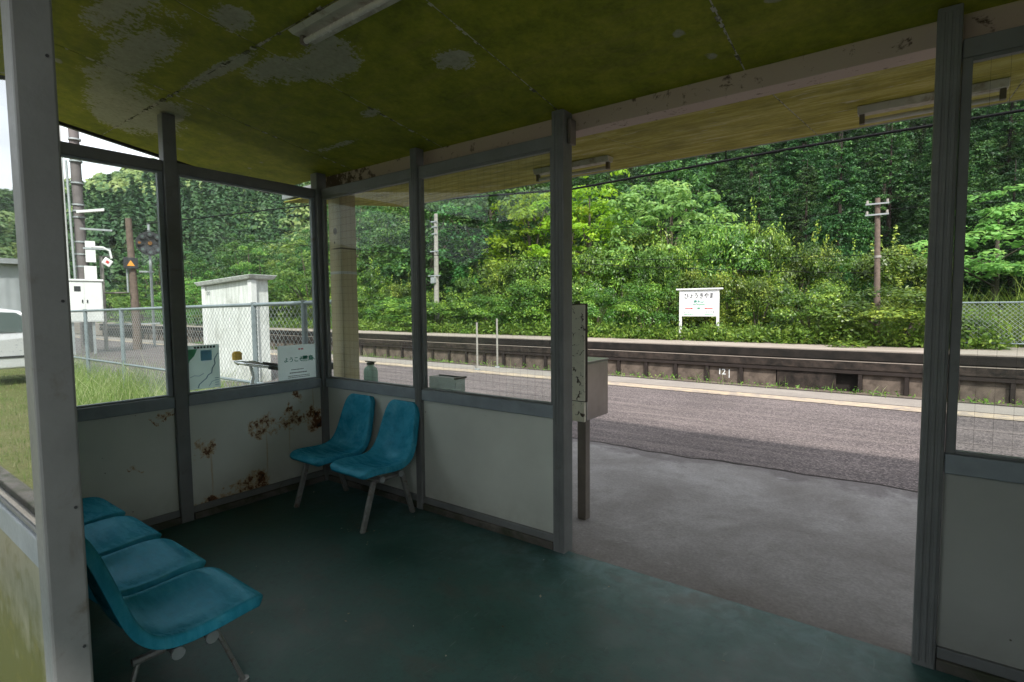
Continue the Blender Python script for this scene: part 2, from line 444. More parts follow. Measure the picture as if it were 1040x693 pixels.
M['panel'] = m_panel('off_white_panel', [], [], 0, seed=3.1)
M['panel_shaded'] = m_panel('off_white_panel_shaded', [], [], 0, (.40, .41, .38), seed=8.3)  # darker copy of the off-white panel, shade painted in for the right bay
M['panel_left'] = m_panel('off_white_panel_specked', [(-1.13, .72, .035, .03), (-1.2, .715, .02, .015), (-1.30, .42, .08, .015)], [], 1, seed=5.7)
M['panel_rust'] = m_panel('rusted_panel', [(-.92, .47, .075, .11), (-.50, .545, .15, .10), (-.26, .54, .14, .09), (-.08, .56, .10, .14),
                          (-.12, .48, .09, .07), (-.23, .73, .03, .06), (-.33, .605, .04, .035), (-.70, .10, .22, .10), (-.56, .12, .12, .13), (-.9, .09, .1, .06), (-.3, .66, .02, .04)],
                          [(-.88, .30, .008, .20), (-.49, .33, .007, .22), (-.31, .50, .006, .25), (-.1, .66, .006, .15)], 1, seed=1.3)
M['panel_moss'] = m_panel('mossy_outer_panel', [], [], 0, (.24, .23, .16), seed=2.2, lichen=((.060, .058, .003), (.12, .105, .02)))

def m_glass(name, axis, wires=True, dust=.035, r0=.02, tint=(.93, .96, .95), gloss=1.0):
    t = NT(name); v = t.coord(); s = t.sep(v)
    lw = t.n('ShaderNodeLayerWeight'); lw.inputs['Blend'].default_value = .5
    p5 = t.math('POWER', lw.outputs['Facing'], 5)
    fr = t.math('MULTIPLY_ADD', p5, (1 - r0) * gloss, r0, clamp=True)
    tr = t.n('ShaderNodeBsdfTransparent'); tr.inputs[0].default_value = (*tint, 1)
    gl = t.n('ShaderNodeBsdfGlossy'); gl.inputs['Roughness'].default_value = .015; gl.inputs[0].default_value = (.95, .97, .97, 1)
    m1 = t.n('ShaderNodeMixShader'); t.l(fr, m1.inputs[0]); t.l(tr.outputs[0], m1.inputs[1]); t.l(gl.outputs[0], m1.inputs[2])
    df = t.n('ShaderNodeBsdfDiffuse'); df.inputs[0].default_value = (.62, .66, .66, 1)
    n = t.noise(v, 2.5, 6, .7)
    d = t.math('MULTIPLY', t.ramp(n, [(.3, .35), (.75, 1.6)]), dust)
    m2 = t.n('ShaderNodeMixShader'); t.l(d, m2.inputs[0]); t.l(m1.outputs[0], m2.inputs[1]); t.l(df.outputs[0], m2.inputs[2])
    if not wires:
        return t.done(m2.outputs[0])
    def grid(sock, per, w):
        fr_ = t.math('FRACT', t.math('DIVIDE', sock, per))
        return t.math('LESS_THAN', fr_, w / per)
    g = t.math('MAXIMUM', grid(s[axis], .052, .0013), grid(s[2], .052, .0013))
    wd = t.n('ShaderNodeBsdfDiffuse'); wd.inputs[0].default_value = (.10, .11, .10, 1)
    m3 = t.n('ShaderNodeMixShader'); t.l(t.math('MULTIPLY', g, .26), m3.inputs[0]); t.l(m2.outputs[0], m3.inputs[1]); t.l(wd.outputs[0], m3.inputs[2])
    return t.done(m3.outputs[0])
M['glass_front'] = m_glass('wired_glass_front', 0, True, .008, .012, gloss=.55)
M['glass_end'] = m_glass('clear_glass_end', 1, False, .05)
M['glass_back'] = m_glass('reflective_glass', 0, False, .03, .34, (.35, .38, .38), 1.0)
M['acrylic'] = m_glass('clear_acrylic', 0, False, .16, .06, (.80, .86, .84))

def m_steelbox():
    t = NT('stainless_steel'); v = t.coord()
    st = t.noise(t.coord('Object', (2, 2, 90)), 2, 3, .6); n = t.noise(v, 5, 6, .65)
    c = t.mix(t.ramp(n, [(.4, 0), (.7, .6)]), (.36, .345, .33), (.25, .23, .21))
    return t.done(t.bsdf(c, t.math('MULTIPLY_ADD', n, .2, .22), .95, t.bump(st, .05, .002)))
M['stainless'] = m_steelbox()
M['rust_board'] = plain('chipped_cream_enamel', (.85, .80, .66), .5, 0, .25, 6, .1, dirt=(.05, .028, .018), dirt_scale=26, lo=.575, hi=.60)
M['rust_edge'] = plain('rusted_edge', (.045, .03, .022), .8, 0, .5, 20, .3)
M['rust_post'] = plain('brown_galvanised_post', (.22, .19, .165), .55, .3, .4, 7, .1)

def m_shell():
    t = NT('blue_fibreglass'); v = t.coord()
    n = t.noise(v, 9, 7, .66, .3); n2 = t.noise(v, 60, 4, .7); n3 = t.noise(t.coord('Object', (3, 14, 3)), 3, 5, .6)
    oi = t.n('ShaderNodeObjectInfo')
    c = t.ramp(n, [(.3, (.015, .185, .28)), (.55, (.03, .27, .40)), (.75, (.08, .36, .48))])
    c = t.mix(t.ramp(n3, [(.50, 0), (.70, .45)]), c, (.07, .38, .56))
    sc = t.noise(t.coord('Object', (30, 5, 8), (1, 2, 3)), 2.5, 4, .6, .8); c = t.mix(t.ramp(sc, [(.62, 0), (.68, .4)]), c, (.010, .10, .16))
    ws = t.noise(t.coord('Object', (6, 22, 8), (4, 2, 1)), 3, 5, .65, .6); c = t.mix(t.ramp(ws, [(.64, 0), (.72, .25)]), c, (.16, .44, .58))
    c = t.mix(t.ramp(n2, [(.62, 0), (.74, .18)]), c, (.16, .40, .50))
    rg = t.ramp(n3, [(.3, .20), (.7, .36)])
    bm_ = t.bump(n2, .04, .002)
    d = t.n('ShaderNodeBsdfDiffuse'); t.l(c, d.inputs[0]); t.l(bm_, d.inputs['Normal'])
    g = t.n('ShaderNodeBsdfGlossy'); g.inputs[0].default_value = (.45, .80, 1, 1); t.l(rg, g.inputs['Roughness']); t.l(bm_, g.inputs['Normal'])
    m = t.n('ShaderNodeMixShader'); lw = t.n('ShaderNodeLayerWeight'); lw.inputs['Blend'].default_value = .5
    t.l(t.math('MULTIPLY_ADD', t.math('POWER', lw.outputs['Facing'], 4), .22, .022), m.inputs[0])
    t.l(d.outputs[0], m.inputs[1]); t.l(g.outputs[0], m.inputs[2])
    return t.done(m.outputs[0])
M['shell'] = m_shell()

def m_leaf(name, dark, mid, light, trans=.35, rough=.5, hue=.05):
    t = NT(name)
    at = t.n('ShaderNodeAttribute'); at.attribute_name = 'tint'
    c = t.ramp(at.outputs['Fac'], [(.0, dark), (.55, mid), (1.0, light)])
    oi = t.n('ShaderNodeObjectInfo')
    h = t.n('ShaderNodeHueSaturation'); t.l(c, h.inputs['Color'])
    t.l(t.math('MULTIPLY_ADD', oi.outputs['Random'], hue, .5 - hue * .5), h.inputs['Hue'])
    t.l(t.math('MULTIPLY_ADD', oi.outputs['Random'], .45, .80), h.inputs['Value'])
    b = t.n('ShaderNodeBsdfPrincipled'); t.l(h.outputs[0], b.inputs['Base Color']); b.inputs['Roughness'].default_value = rough
    b.inputs['Specular IOR Level'].default_value = .35
    tr = t.n('ShaderNodeBsdfTranslucent')
    hs = t.n('ShaderNodeHueSaturation'); t.l(h.outputs[0], hs.inputs['Color']); hs.inputs['Hue'].default_value = .485; hs.inputs['Value'].default_value = 1.5
    t.l(hs.outputs[0], tr.inputs[0])
    m = t.n('ShaderNodeMixShader'); m.inputs[0].default_value = trans
    t.l(b.outputs[0], m.inputs[1]); t.l(tr.outputs[0], m.inputs[2])
    return t.done(m.outputs[0])
M['leaf_bush'] = m_leaf('bush_leaf', (.022, .060, .008), (.085, .180, .020), (.33, .46, .065), .28, .38)
M['leaf_bright'] = m_leaf('bright_leaf', (.09, .19, .012), (.22, .38, .022), (.40, .54, .05), .5, hue=.02)
M['leaf_pale'] = m_leaf('pale_leaf', (.08, .18, .04), (.18, .35, .085), (.34, .50, .15), .4, hue=.02)
M['leaf_dark'] = m_leaf('dark_leaf', (.018, .058, .013), (.052, .14, .028), (.14, .26, .05), .3)
M['leaf_cedar'] = m_leaf('cedar_leaf', (.010, .042, .013), (.036, .108, .026), (.105, .215, .045), .2, hue=.03)
M['leaf_far'] = m_leaf('far_leaf', (.040, .088, .036), (.11, .175, .055), (.27, .31, .10), .3)
M['leaf_mid'] = m_leaf('mid_leaf', (.045, .11, .02), (.11, .21, .04), (.25, .36, .08), .45)
M['leaf_weed'] = m_leaf('weed_leaf', (.04, .10, .015), (.12, .23, .028), (.30, .42, .08), .35)
M['grass'] = m_leaf('grass_blade', (.08, .15, .03), (.19, .26, .07), (.50, .48, .30), .4)
M['dark_bark'] = plain('cedar_bark', (.035, .025, .018), .9, 0, .5, 8, .4)
M['bark'] = plain('tree_bark', (.10, .08, .06), .9, 0, .5, 8, .4)

# ------------------------------------------------------------------ foliage
def leaf_arrays(P, N, L, W, tint, rng, droop=.0):
    """rhombic folded leaves: P centres, N normals, L/W sizes -> verts, faces, tint"""
    n = len(P)
    N = N / np.maximum(np.linalg.norm(N, axis=1, keepdims=True), 1e-6)
    rnd = rng.normal(size=(n, 3))
    A = np.cross(N, rnd); A /= np.maximum(np.linalg.norm(A, axis=1, keepdims=True), 1e-6)
    A[:, 2] -= droop; A /= np.linalg.norm(A, axis=1, keepdims=True)
    B = np.cross(N, A); B /= np.maximum(np.linalg.norm(B, axis=1, keepdims=True), 1e-6)
    L = np.asarray(L).reshape(-1, 1); W = np.asarray(W).reshape(-1, 1)
    v = np.stack([P - A * L * .5, P + B * W * .5 - N * W * .12, P + A * L * .5 - N * L * .1, P - B * W * .5 - N * W * .12], 1)
    return v.reshape(-1, 3), np.asarray(tint)

def quads_object(name, V, tint, mat, parent=None):
    nq = len(V) // 4
    me = bpy.data.meshes.new(name)
    me.vertices.add(len(V)); me.vertices.foreach_set('co', V.astype(np.float32).ravel())
    me.loops.add(nq * 4); me.loops.foreach_set('vertex_index', np.arange(nq * 4, dtype=np.int32))
    me.polygons.add(nq); me.polygons.foreach_set('loop_start', np.arange(0, nq * 4, 4, dtype=np.int32))
    me.polygons.foreach_set('loop_total', np.full(nq, 4, dtype=np.int32))
    a = me.attributes.new('tint', 'FLOAT', 'FACE'); a.data.foreach_set('value', np.clip(tint, 0, 1).astype(np.float32))
    me.materials.append(mat); me.update(); me.validate()
    o = bpy.data.objects.new(name, me)
    link(o, parent, ORG[parent.name] if parent is not None else (0, 0, 0))
    return o

def sph(n, rng):
    d = rng.normal(size=(n, 3)); return d / np.linalg.norm(d, axis=1, keepdims=True)

def clumps(C, CR, per, L, rng, squash=.75, up=.55, tint_bias=None, aspect=.55, droop=.15, nz=.4):
    """leaves spread over the upper shells of clumps at C with radii CR"""
    k = len(C)
    D = sph(k * per, rng)
    idx = np.repeat(np.arange(k), per)
    D[:, 2] = np.where(D[:, 2] < -.35, -D[:, 2], D[:, 2])
    rad = CR[idx] * rng.uniform(.55, 1.08, size=k * per)
    P = C[idx] + D * rad[:, None] * np.array([1, 1, squash])
    N = D + rng.normal(size=D.shape) * nz; N[:, 2] += up
    base = rng.uniform(.1, .7, size=k)
    if tint_bias is not None: base = np.clip(base * .6 + tint_bias, 0, 1)
    t = base[idx] + rng.uniform(-.25, .35, size=k * per)
    l = L * rng.uniform(.6, 1.35, size=k * per)
    return leaf_arrays(P, N, l, l * aspect, t, rng, droop)

def crown_points(n, rx, ry, rz, z0, rng, lump=.22, inner=.45, flat_bottom=.35):
    """clump centres in a lumpy ellipsoid standing on z0"""
    D = sph(n, rng)
    ph = rng.uniform(0, 6.28, 6)
    az = np.arctan2(D[:, 1], D[:, 0])
    k = 1 + lump * (np.sin(2 * az + ph[0]) * .5 + np.sin(3 * az + ph[1] + 3 * D[:, 2]) * .6 + np.sin(5 * D[:, 2] + ph[2] + az) * .6)
    r = k * rng.uniform(inner, 1.0, n) ** .6
    P = D * r[:, None] * np.array([rx, ry, rz])
    P[:, 2] = np.where(P[:, 2] < 0, P[:, 2] * flat_bottom, P[:, 2])
    P[:, 2] += z0
    return P

def make_bush(name, seed, mat, n=44, per=270, leaf=.135):
    """unit bush about 4 wide, 4 high; multi-stemmed"""
    rng = np.random.default_rng(seed)
    C = crown_points(n, 1.9, 1.6, 2.4, 1.35, rng, .25, .5, .8)
    C[:, 2] = np.where(C[:, 2] > 3.1, 3.1 + (C[:, 2] - 3.1) * .3, C[:, 2])
    CR = rng.uniform(.38, .95, n)
    V, t = clumps(C, CR, per, leaf, rng, .62, .6, nz=.30)
    # long shoots that break the outline
    ns = 26; az = rng.uniform(0, 6.28, ns)
    top = C[rng.integers(0, n, ns)] + np.array([0, 0, .25]) + rng.normal(size=(ns, 3)) * .25
    SP = []; SN = []
    for p in top:
        d = np.array([p[0] * .25, p[1] * .25, 1.0]); d /= np.linalg.norm(d)
        m = 12
        for q in range(m):
            SP.append(p + d * q * .055 + rng.normal(size=3) * .05); SN.append(rng.normal(size=3) + np.array([0, 0, .6]))
    V2, t2 = leaf_arrays(np.array(SP), np.array(SN), rng.uniform(.10, .2, len(SP)), rng.uniform(.06, .1, len(SP)), rng.uniform(.5, 1, len(SP)), rng)
    root = bpy.data.objects.new(name, None); link(root)
    quads_object('foliage', np.vstack([V, V2]), np.concatenate([t, t2]), mat, root)
    mb = MB()
    for k in range(5):
        a = rng.uniform(0, 6.28); r = rng.uniform(.5, 1.1)
        mb.tube([(.1 * math.cos(a), .1 * math.sin(a), -.1), (.4 * r * math.cos(a), .4 * r * math.sin(a), 1.0), (r * math.cos(a), r * math.sin(a), 2.2)], [.05, .035, .012], 6)
    mb.build('stem', M['bark'], root, True)
    return root

def make_tree(name, seed, mat, H=10., Rr=3.6, n=170, per=40, leaf=.26, trunk_r=.17, z_frac=.38, cl=(.4, .85), flat=.5):
    rng = np.random.default_rng(seed)
    z0 = H * (z_frac + .18); rz = H - z0
    C = crown_points(n, Rr, Rr, rz * .92, z0, rng, .28, .42, flat)
    CR = rng.uniform(cl[0], cl[1], n)
    V, t = clumps(C, CR, per, leaf, rng, .55, .7, aspect=.5)
    root = bpy.data.objects.new(name, None); link(root)
    quads_object('crown', V, t, mat, root)
    mb = MB()
    lean = rng.normal(size=2) * .25
    top = Vector((lean[0], lean[1], z0))
    mb.tube([(0, 0, -.3), (lean[0] * .3, lean[1] * .3, z0 * .45), top, top + Vector((lean[0] * .4, lean[1] * .4, rz * .6))], [trunk_r * 1.25, trunk_r, trunk_r * .7, trunk_r * .2], 8)
    for k in range(9):
        c = C[rng.integers(0, n)]
        s = Vector((lean[0] * .6, lean[1] * .6, z0 * rng.uniform(.5, 1.0)))
        mid = s.lerp(Vector(c), .5) + Vector((0, 0, .25))
        mb.tube([s, mid, Vector(c)], [trunk_r * .45, trunk_r * .28, trunk_r * .08], 5)
    mb.build('trunk', M['bark'], root, True)
    return root

def make_cedar(name, seed, mat, H=14., Rr=2.35, n=430, per=80):
    rng = np.random.default_rng(seed)
    u = rng.uniform(.02, 1, n) ** .6
    z = H * (.06 + .94 * (1 - u * .98))
    rad = Rr * (u ** .8) * rng.uniform(.72, 1.05, n)
    az = rng.uniform(0, 6.28, n)
    C = np.stack([rad * np.cos(az), rad * np.sin(az), z - rad * .18], 1)
    CR = rng.uniform(.34, .60, n) * (.40 + .75 * u)
    V, t = clumps(C, CR, per, .145, rng, .8, .45, aspect=.5, droop=.3, nz=.6)
    root = bpy.data.objects.new(name, None); link(root)
    quads_object('crown', V, t, mat, root)
    mb = MB(); mb.tube([(0, 0, -.6), (0, 0, H * .5), (0, 0, H * .97)], [.16, .11, .02], 7)
    mb.build('trunk', M['dark_bark'], root, True)
    return root

def place(proto, used, x, y, z, s, rz, label, cat, group=None):
    """first use moves the prototype itself, later uses copy it with its parts"""
    o = proto if proto.name not in used else copy_tree(proto)
    used.add(proto.name)
    o.location = (x, y, z); o.rotation_euler = (0, 0, rz); o.scale = s if isinstance(s, tuple) else (s, s, s)
    return tag(o, label, cat, group)

# ------------------------------------------------------------------ setting
def sheet(name, poly, z, mat, z_fun=None):
    me = bpy.data.meshes.new(name)
    me.from_pydata([(x, y, z) for x, y in poly], [], [tuple(range(len(poly)))])
    me.materials.append(mat)
    o = bpy.data.objects.new(name, me); link(o); o['kind'] = 'structure'
    return o

def rect(x0, x1, y0, y1): return [(x0, y0), (x1, y0), (x1, y1), (x0, y1)]
sheet('ground', rect(-900, 700, -700, 900), -1.25, M['soil'])
MB().box(-95, 60, -33, 7.1, -1.2, 0).build('platform', M['asphalt'], kind='structure')
MB().box(-95, 60, 7.1, 7.19, -1.2, -.004).build('platform_edge', M['coping'], kind='structure')
sheet('pavement', rect(-95, 60, 6.42, 7.1), .004, M['edge_strip'])
def wobble(x0, x1, y, amp, step, seed):
    r_ = random.Random(seed); pts = []; x = x0; d = 0
    while x < x1:
        d = d * .8 + r_.uniform(-amp, amp); pts.append((x, y + d)); x += step
    pts.append((x1, y + d)); return pts
lo = wobble(-60, 40, 6.0, .012, .3, 3); hi = wobble(-60, 40, 6.36, .012, .3, 4)
sheet('yellow_line', lo + hi[::-1], .008, M['line'])
cr = wobble(-1.6, 7, 2.34, .03, .13, 5)
sheet('concrete_apron', [(-1.6, -4.2)] + [(7, -4.2)] + cr[::-1], .004, M['apron'])
cr2 = [(x, y + .006 + .014 * max(0, math.sin(3.1 * x) + .6 * math.sin(11 * x))) for x, y in cr]
sheet('apron_joint', [(x, y - .012) for x, y in cr] + cr2[::-1], .008, M['wallpost'])
sheet('floor', rect(-.06, 4.95, -4.0, .035), .012, M['floor'])
sheet('added_bounce_ground', rect(-.4, 12, -14, -4.3), .004, M['gravel'])  # unseen pale ground added to bounce sunlight into the shelter
sheet('lawn', rect(-60, -1.7, -1.9, 1.25), .004, M['lawn'])
sheet('forecourt_lawn', rect(-60, -.45, -28, -2.85), .006, M['lawn'])
sheet('gravel_strip', rect(-20, 6, -2.75, -2.25), .009, M['gravel'])
MB().box(-20, -.9, -2.86, -2.76, -.1, .05).build('kerb', M['kerb'], kind='structure', bevel=.01)
# railway between the platforms
sheet('railway_bed', rect(-120, 80, 7.2, 15.95), -1.2, M['ballast'])
mb = MB()
for yc in (9.2, 13.3):
    for dy in (-.53, .53):
        mb.mi = 0; mb.box(-120, 80, yc + dy - .033, yc + dy + .033, -1.08, -.95)
    mb.mi = 1
    for k in range(150):
        x = -70 + k * .62; mb.box(x, x + .2, yc - 1.0, yc + 1.0, -1.19, -1.08)
mb.build('railway_track', [M['rust_edge'], M['wood_pole']], kind='structure')
MB().box(-95, 60, 16.2, 20.2, -1.2, -.004).build('far_platform', M['far_top'], kind='structure')

# hills: ridge lines with sloping flanks
ADDED_RIDGE_BEHIND = [(200, -70, 16), (80, -95, 18), (0, -102, 18), (-70, -140, 22), (-150, -200, 30)]  # unseen ridge added behind the viewpoint to block low sky and dim reflections
RIDGE = [(-330, -330, 48), (-270, -150, 40), (-262, -20, 39), (-250, 60, 45), (-222, 92, 49), (-170, 122, 60), (-105, 140, 72), (-40, 128, 74), (70, 120, 74), (200, 140, 60)]
def hill(X, Y):
    best = np.zeros_like(X)
    segs = [(a, b, 0) for a, b in zip(RIDGE[:-1], RIDGE[1:])] + [(a, b, 1) for a, b in zip(ADDED_RIDGE_BEHIND[:-1], ADDED_RIDGE_BEHIND[1:])]
    for (x0, y0, h0), (x1, y1, h1), behind in segs:
        dx, dy = x1 - x0, y1 - y0
        t = np.clip(((X - x0) * dx + (Y - y0) * dy) / (dx * dx + dy * dy), 0, 1)
        d = np.hypot(X - x0 - t * dx, Y - y0 - t * dy)
        h = h0 + t * (h1 - h0)
        wdt = 62. if behind else 94 + 18 * np.clip((-X - 110) / 70, 0, 1)
        f = np.clip(1 - d / wdt, 0, 1)
        best = np.maximum(best, h * f ** 1.05)
    return best + (np.sin(X * .09 + 1) * np.cos(Y * .11) * 1.6 + np.sin(X * .045 + Y * .06) * 2.2) * np.clip(best / 12, 0, 1)
gx = np.arange(-480, 260, 5.); gy = np.arange(-420, 300, 5.)
GX, GY = np.meshgrid(gx, gy); GZ = hill(GX, GY) - .05
keep = ~((GX > -96) & (GX < 61) & (GY < 19.5) & (GY > -28))
vid = -np.ones(GX.shape, int); vid[keep] = np.arange(keep.sum())
vs = np.stack([GX[keep], GY[keep], GZ[keep]], 1)
fs = []
for j in range(len(gy) - 1):
    for i in range(len(gx) - 1):
        q = (vid[j, i], vid[j, i + 1], vid[j + 1, i + 1], vid[j + 1, i])
        if min(q) >= 0: fs.append(q)
me = bpy.data.meshes.new('hills'); me.from_pydata(vs.tolist(), [], fs); me.materials.append(M['hill'])
me.polygons.foreach_set('use_smooth', [True] * len(me.polygons))
o = bpy.data.objects.new('hills', me); link(o); o['kind'] = 'structure'
sheet('bank', rect(-96, 61, 20.2, 26), -.03, M['bank'])
def hz(x, y): return float(hill(np.array([float(x)]), np.array([float(y)]))[0]) - .05

# ------------------------------------------------------------------ retaining wall of the far platform
rw = thing('retaining_wall', (-20, 15.9, -1.2), 'dark mossy retaining wall of the far platform, boarded between old rail posts', 'wall')
MB().box(-62, 30, 15.9, 16.25, -.27, -.008).build('coping', M['coping'], rw, bevel=.02)
mb = MB(); mb.box(-62, 30, 15.93, 16.3, -.004, .03); mb.build('coping_rim', M['far_top'], rw)
MB().box(-62, 30, 15.875, 16.25, -.56, -.31).build('ledge', M['ledge'], rw, bevel=.03)
MB().box(-62, 30, 15.865, 15.9, -.312, -.29).build('ledge_rim', M['far_top'], rw)
MB().box(-62, 30, 16.12, 16.3, -1.25, -.56).build('back_wall', M['coping'], rw)
MB().box(-62, 30, 15.89, 16.1, -.665, -.565).build('waler', M['wallpost'], rw)
MB().box(.36, 1.96, 15.94, 16.1, -1.25, -.667).build('mossy_face', M['ledge'], rw, bevel=.02)
x = -5.06 - 1.09 * 42
xs = []
while x < 14: xs.append(x); x += 1.09
pan = pst = None
for i, x in enumerate(xs):
    if .3 < x < 1.9: 
        continue
    c = MB().box(x - .05, x + .05, 15.90, 16.0, -1.25, -.67).build('post', M['wallpost'], rw) if pst is None else pst.copy()
    if pst is None: pst = c; px0 = x
    else:
        COL.objects.link(c); c.location.x = x - px0; c.parent = rw
for i, x in enumerate(xs[:-1]):
    if -.8 < x < 2.0 and x > .2: continue
    c = MB().box(x + .06, x + 1.03, 15.985, 16.04, -1.25, -.67).build('panel', M['panelc'], rw) if pan is None else pan.copy()
    if pan is None: pan = c; qx0 = x
    else:
        COL.objects.link(c); c.location.x = x - qx0; c.parent = rw

def text_mesh(name, body, size, loc, rot, mat, parent, depth=.001, align='CENTER', sx=1.0, bold=.018):
    cu = bpy.data.curves.new(name, 'FONT'); cu.body = body; cu.size = size; cu.align_x = align; cu.align_y = 'CENTER'; cu.extrude = depth; cu.offset = size * bold
    ob = bpy.data.objects.new(name, cu); COL.objects.link(ob)
    dg = bpy.context.evaluated_depsgraph_get(); dg.update()
    me = bpy.data.meshes.new_from_object(ob.evaluated_get(dg))
    bpy.data.objects.remove(ob); bpy.data.curves.remove(cu)
    me.materials.clear(); me.materials.append(mat)
    me.name = name
    o = bpy.data.objects.new(name, me)
    org = ORG[parent.name]
    mt = Matrix.Translation(Vector(loc) - org) @ Matrix(rot).to_4x4() @ Matrix.Diagonal((sx, 1, 1, 1))
    me.transform(mt)
    link(o, parent, org)
    return o
ROT_XZ = ((1, 0, 0), (0, 0, -1), (0, 1, 0))           # faces -Y
ROT_YZ = ((0, 0, 1), (1, 0, 0), (0, 1, 0))            # faces +X
text_mesh('number', '12', .26, (-1.33, 15.982, -.86), ROT_XZ, M['white'], rw, .002)
MB().box(-1.10, -1.075, 15.972, 15.984, -1.04, -.76).build('number_stroke', M['white'], rw)

# ------------------------------------------------------------------ the waiting shelter
sh = thing('waiting_shelter', (0, 0, 0), 'open platform waiting shelter with grey posts, off-white panels and mossy green sloping ceiling', 'shelter')
ZS0, ZS1, ZB0, ZB1 = .769, .842, 2.257, 2.325
def cz(y): return 2.455 - .155 * y                     # underside of the main ceiling
def kz(y): return 2.337 + .113 * y                     # underside of the canopy
def post(x0, x1, y0, y1, grooves='y'):
    zt = cz((y0 + y1) / 2) - .004 if y1 < .2 else 2.4
    mb = MB().box(x0, x1, y0, y1, .0, zt)
    return mb.build('post', M['post'], sh, bevel=.006)
# front wall (Y 0): corner, mullion, door post, far door post, right corner
post(-.062, .022, -.03, .055)
post(1.052, 1.112, -.012, .062)
post(2.166, 2.240, -.012, .085)
post(3.800, 3.872, -.012, .085)
post(4.90, 4.97, -.012, .062)
# slim grooved cover strips on the posts, as on extruded sections
for x0, x1, y in ((2.166, 2.240, -.012), (1.052, 1.112, -.012), (3.8, 3.872, -.012)):
    mb = MB()
    for k in (.22, .5, .78):
        xc = x0 + (x1 - x0) * k; mb.box(xc - .006, xc + .006, y - .004, y - .0005, .03, cz(0) - .03)
    mb.build('cover_strip', M['post'], sh, bevel=.0015)
# end wall (X 0)
post(-.062, .012, -1.090, -1.012)
post(-.062, .012, -2.205, -2.135)
# back wall (Y -2.2)
post(1.03, 1.10, -2.20, -2.13)
pb = post(2.174, 2.245, -2.216, -2.143)
post(3.98, 4.05, -2.20, -2.13)
post(4.90, 4.97, -2.20, -2.13)
for z in (2.14, 1.95, 1.42, .95, .62):
    MB().tube([(2.2445, -2.158, z), (2.2475, -2.158, z)], .0035, 8).build('bolt', M['dark'], sh)
# the right end wall
def fr_rails(x0, x1, y0=-.006, y1=.05):
    MB().box(x0, x1, y0, y1, ZS0, ZS1).build('sill_rail', M['rail'], sh, bevel=.004)
    MB().box(x0, x1, y0 + .01, y1, ZB0, ZB1).build('beam', M['post'], sh, bevel=.004)
    MB().box(x0, x1, y0 - .006, y1 + .01, .012, .055).build('base_kerb', M['kerb'], sh, bevel=.004)
    MB().box(x0, x1, y0 + .006, y1 - .008, .056, .098).build('bottom_rail', M['post'], sh, bevel=.003)
fr_rails(.024, 1.050); fr_rails(1.114, 2.164); fr_rails(3.874, 4.898)
def en_rails(y0, y1, x0=-.05, x1=.006):
    MB().box(x0, x1, y0, y1, ZS0, ZS1).build('sill_rail', M['rail'], sh, bevel=.004)
    MB().box(x0, x1 - .01, y0, y1, ZB0, ZB1).build('beam', M['post'], sh, bevel=.004)
    MB().box(x0 - .01, x1 + .01, y0, y1, .012, .055).build('base_kerb', M['kerb'], sh, bevel=.004)
    MB().box(x0 + .008, x1 - .006, y0, y1, .056, .098).build('bottom_rail', M['post'], sh, bevel=.003)
en_rails(-1.010, -.032); en_rails(-2.133, -1.092)
def bk_rails(x0, x1):
    MB().box(x0, x1, -2.196, -2.135, ZS0, ZS1).build('sill_rail', M['rail'], sh, bevel=.004)
    MB().box(x0, x1, -2.19, -2.14, ZB0, ZB1).build('beam', M['post'], sh, bevel=.004)
    MB().box(x0, x1, -2.20, -2.13, .012, .07).build('base_kerb', M['kerb'], sh, bevel=.004)
bk_rails(.014, 1.028); bk_rails(1.102, 2.172)
MB().box(4.052, 4.898, -2.19, -2.15, .012, 2.75).build('added_back_board', M['panel_moss'], sh)  # unseen solid board added in place of glass to block light from behind
# solid right end board, added out of view to keep light off that side
MB().box(4.915, 4.955, -2.128, -.014, .012, 2.45).build('added_end_board', M['panel_shaded'], sh)
# panels below the sill
def pnl_f(x0, x1, m): MB().box(x0, x1, .014, .03, .099, ZS0 - .001).build('wall_panel', M[m], sh)
pnl_f(.024, 1.050, 'panel'); pnl_f(1.114, 2.164, 'panel'); pnl_f(3.874, 4.898, 'panel_shaded')
def pnl_e(y0, y1, m, x=-.03): MB().box(x, x + .016, y0, y1, .099, ZS0 - .001).build('wall_panel', M[m], sh)
o = pnl_e(-1.010, -.032, 'panel_rust')
pnl_e(-2.133, -1.092, 'panel_left')
for x0, x1 in ((.014, 1.028), (1.102, 2.172)):
    MB().box(x0, x1, -2.186, -2.17, .071, ZS0 - .001).build('wall_panel', M['panel_moss'], sh)
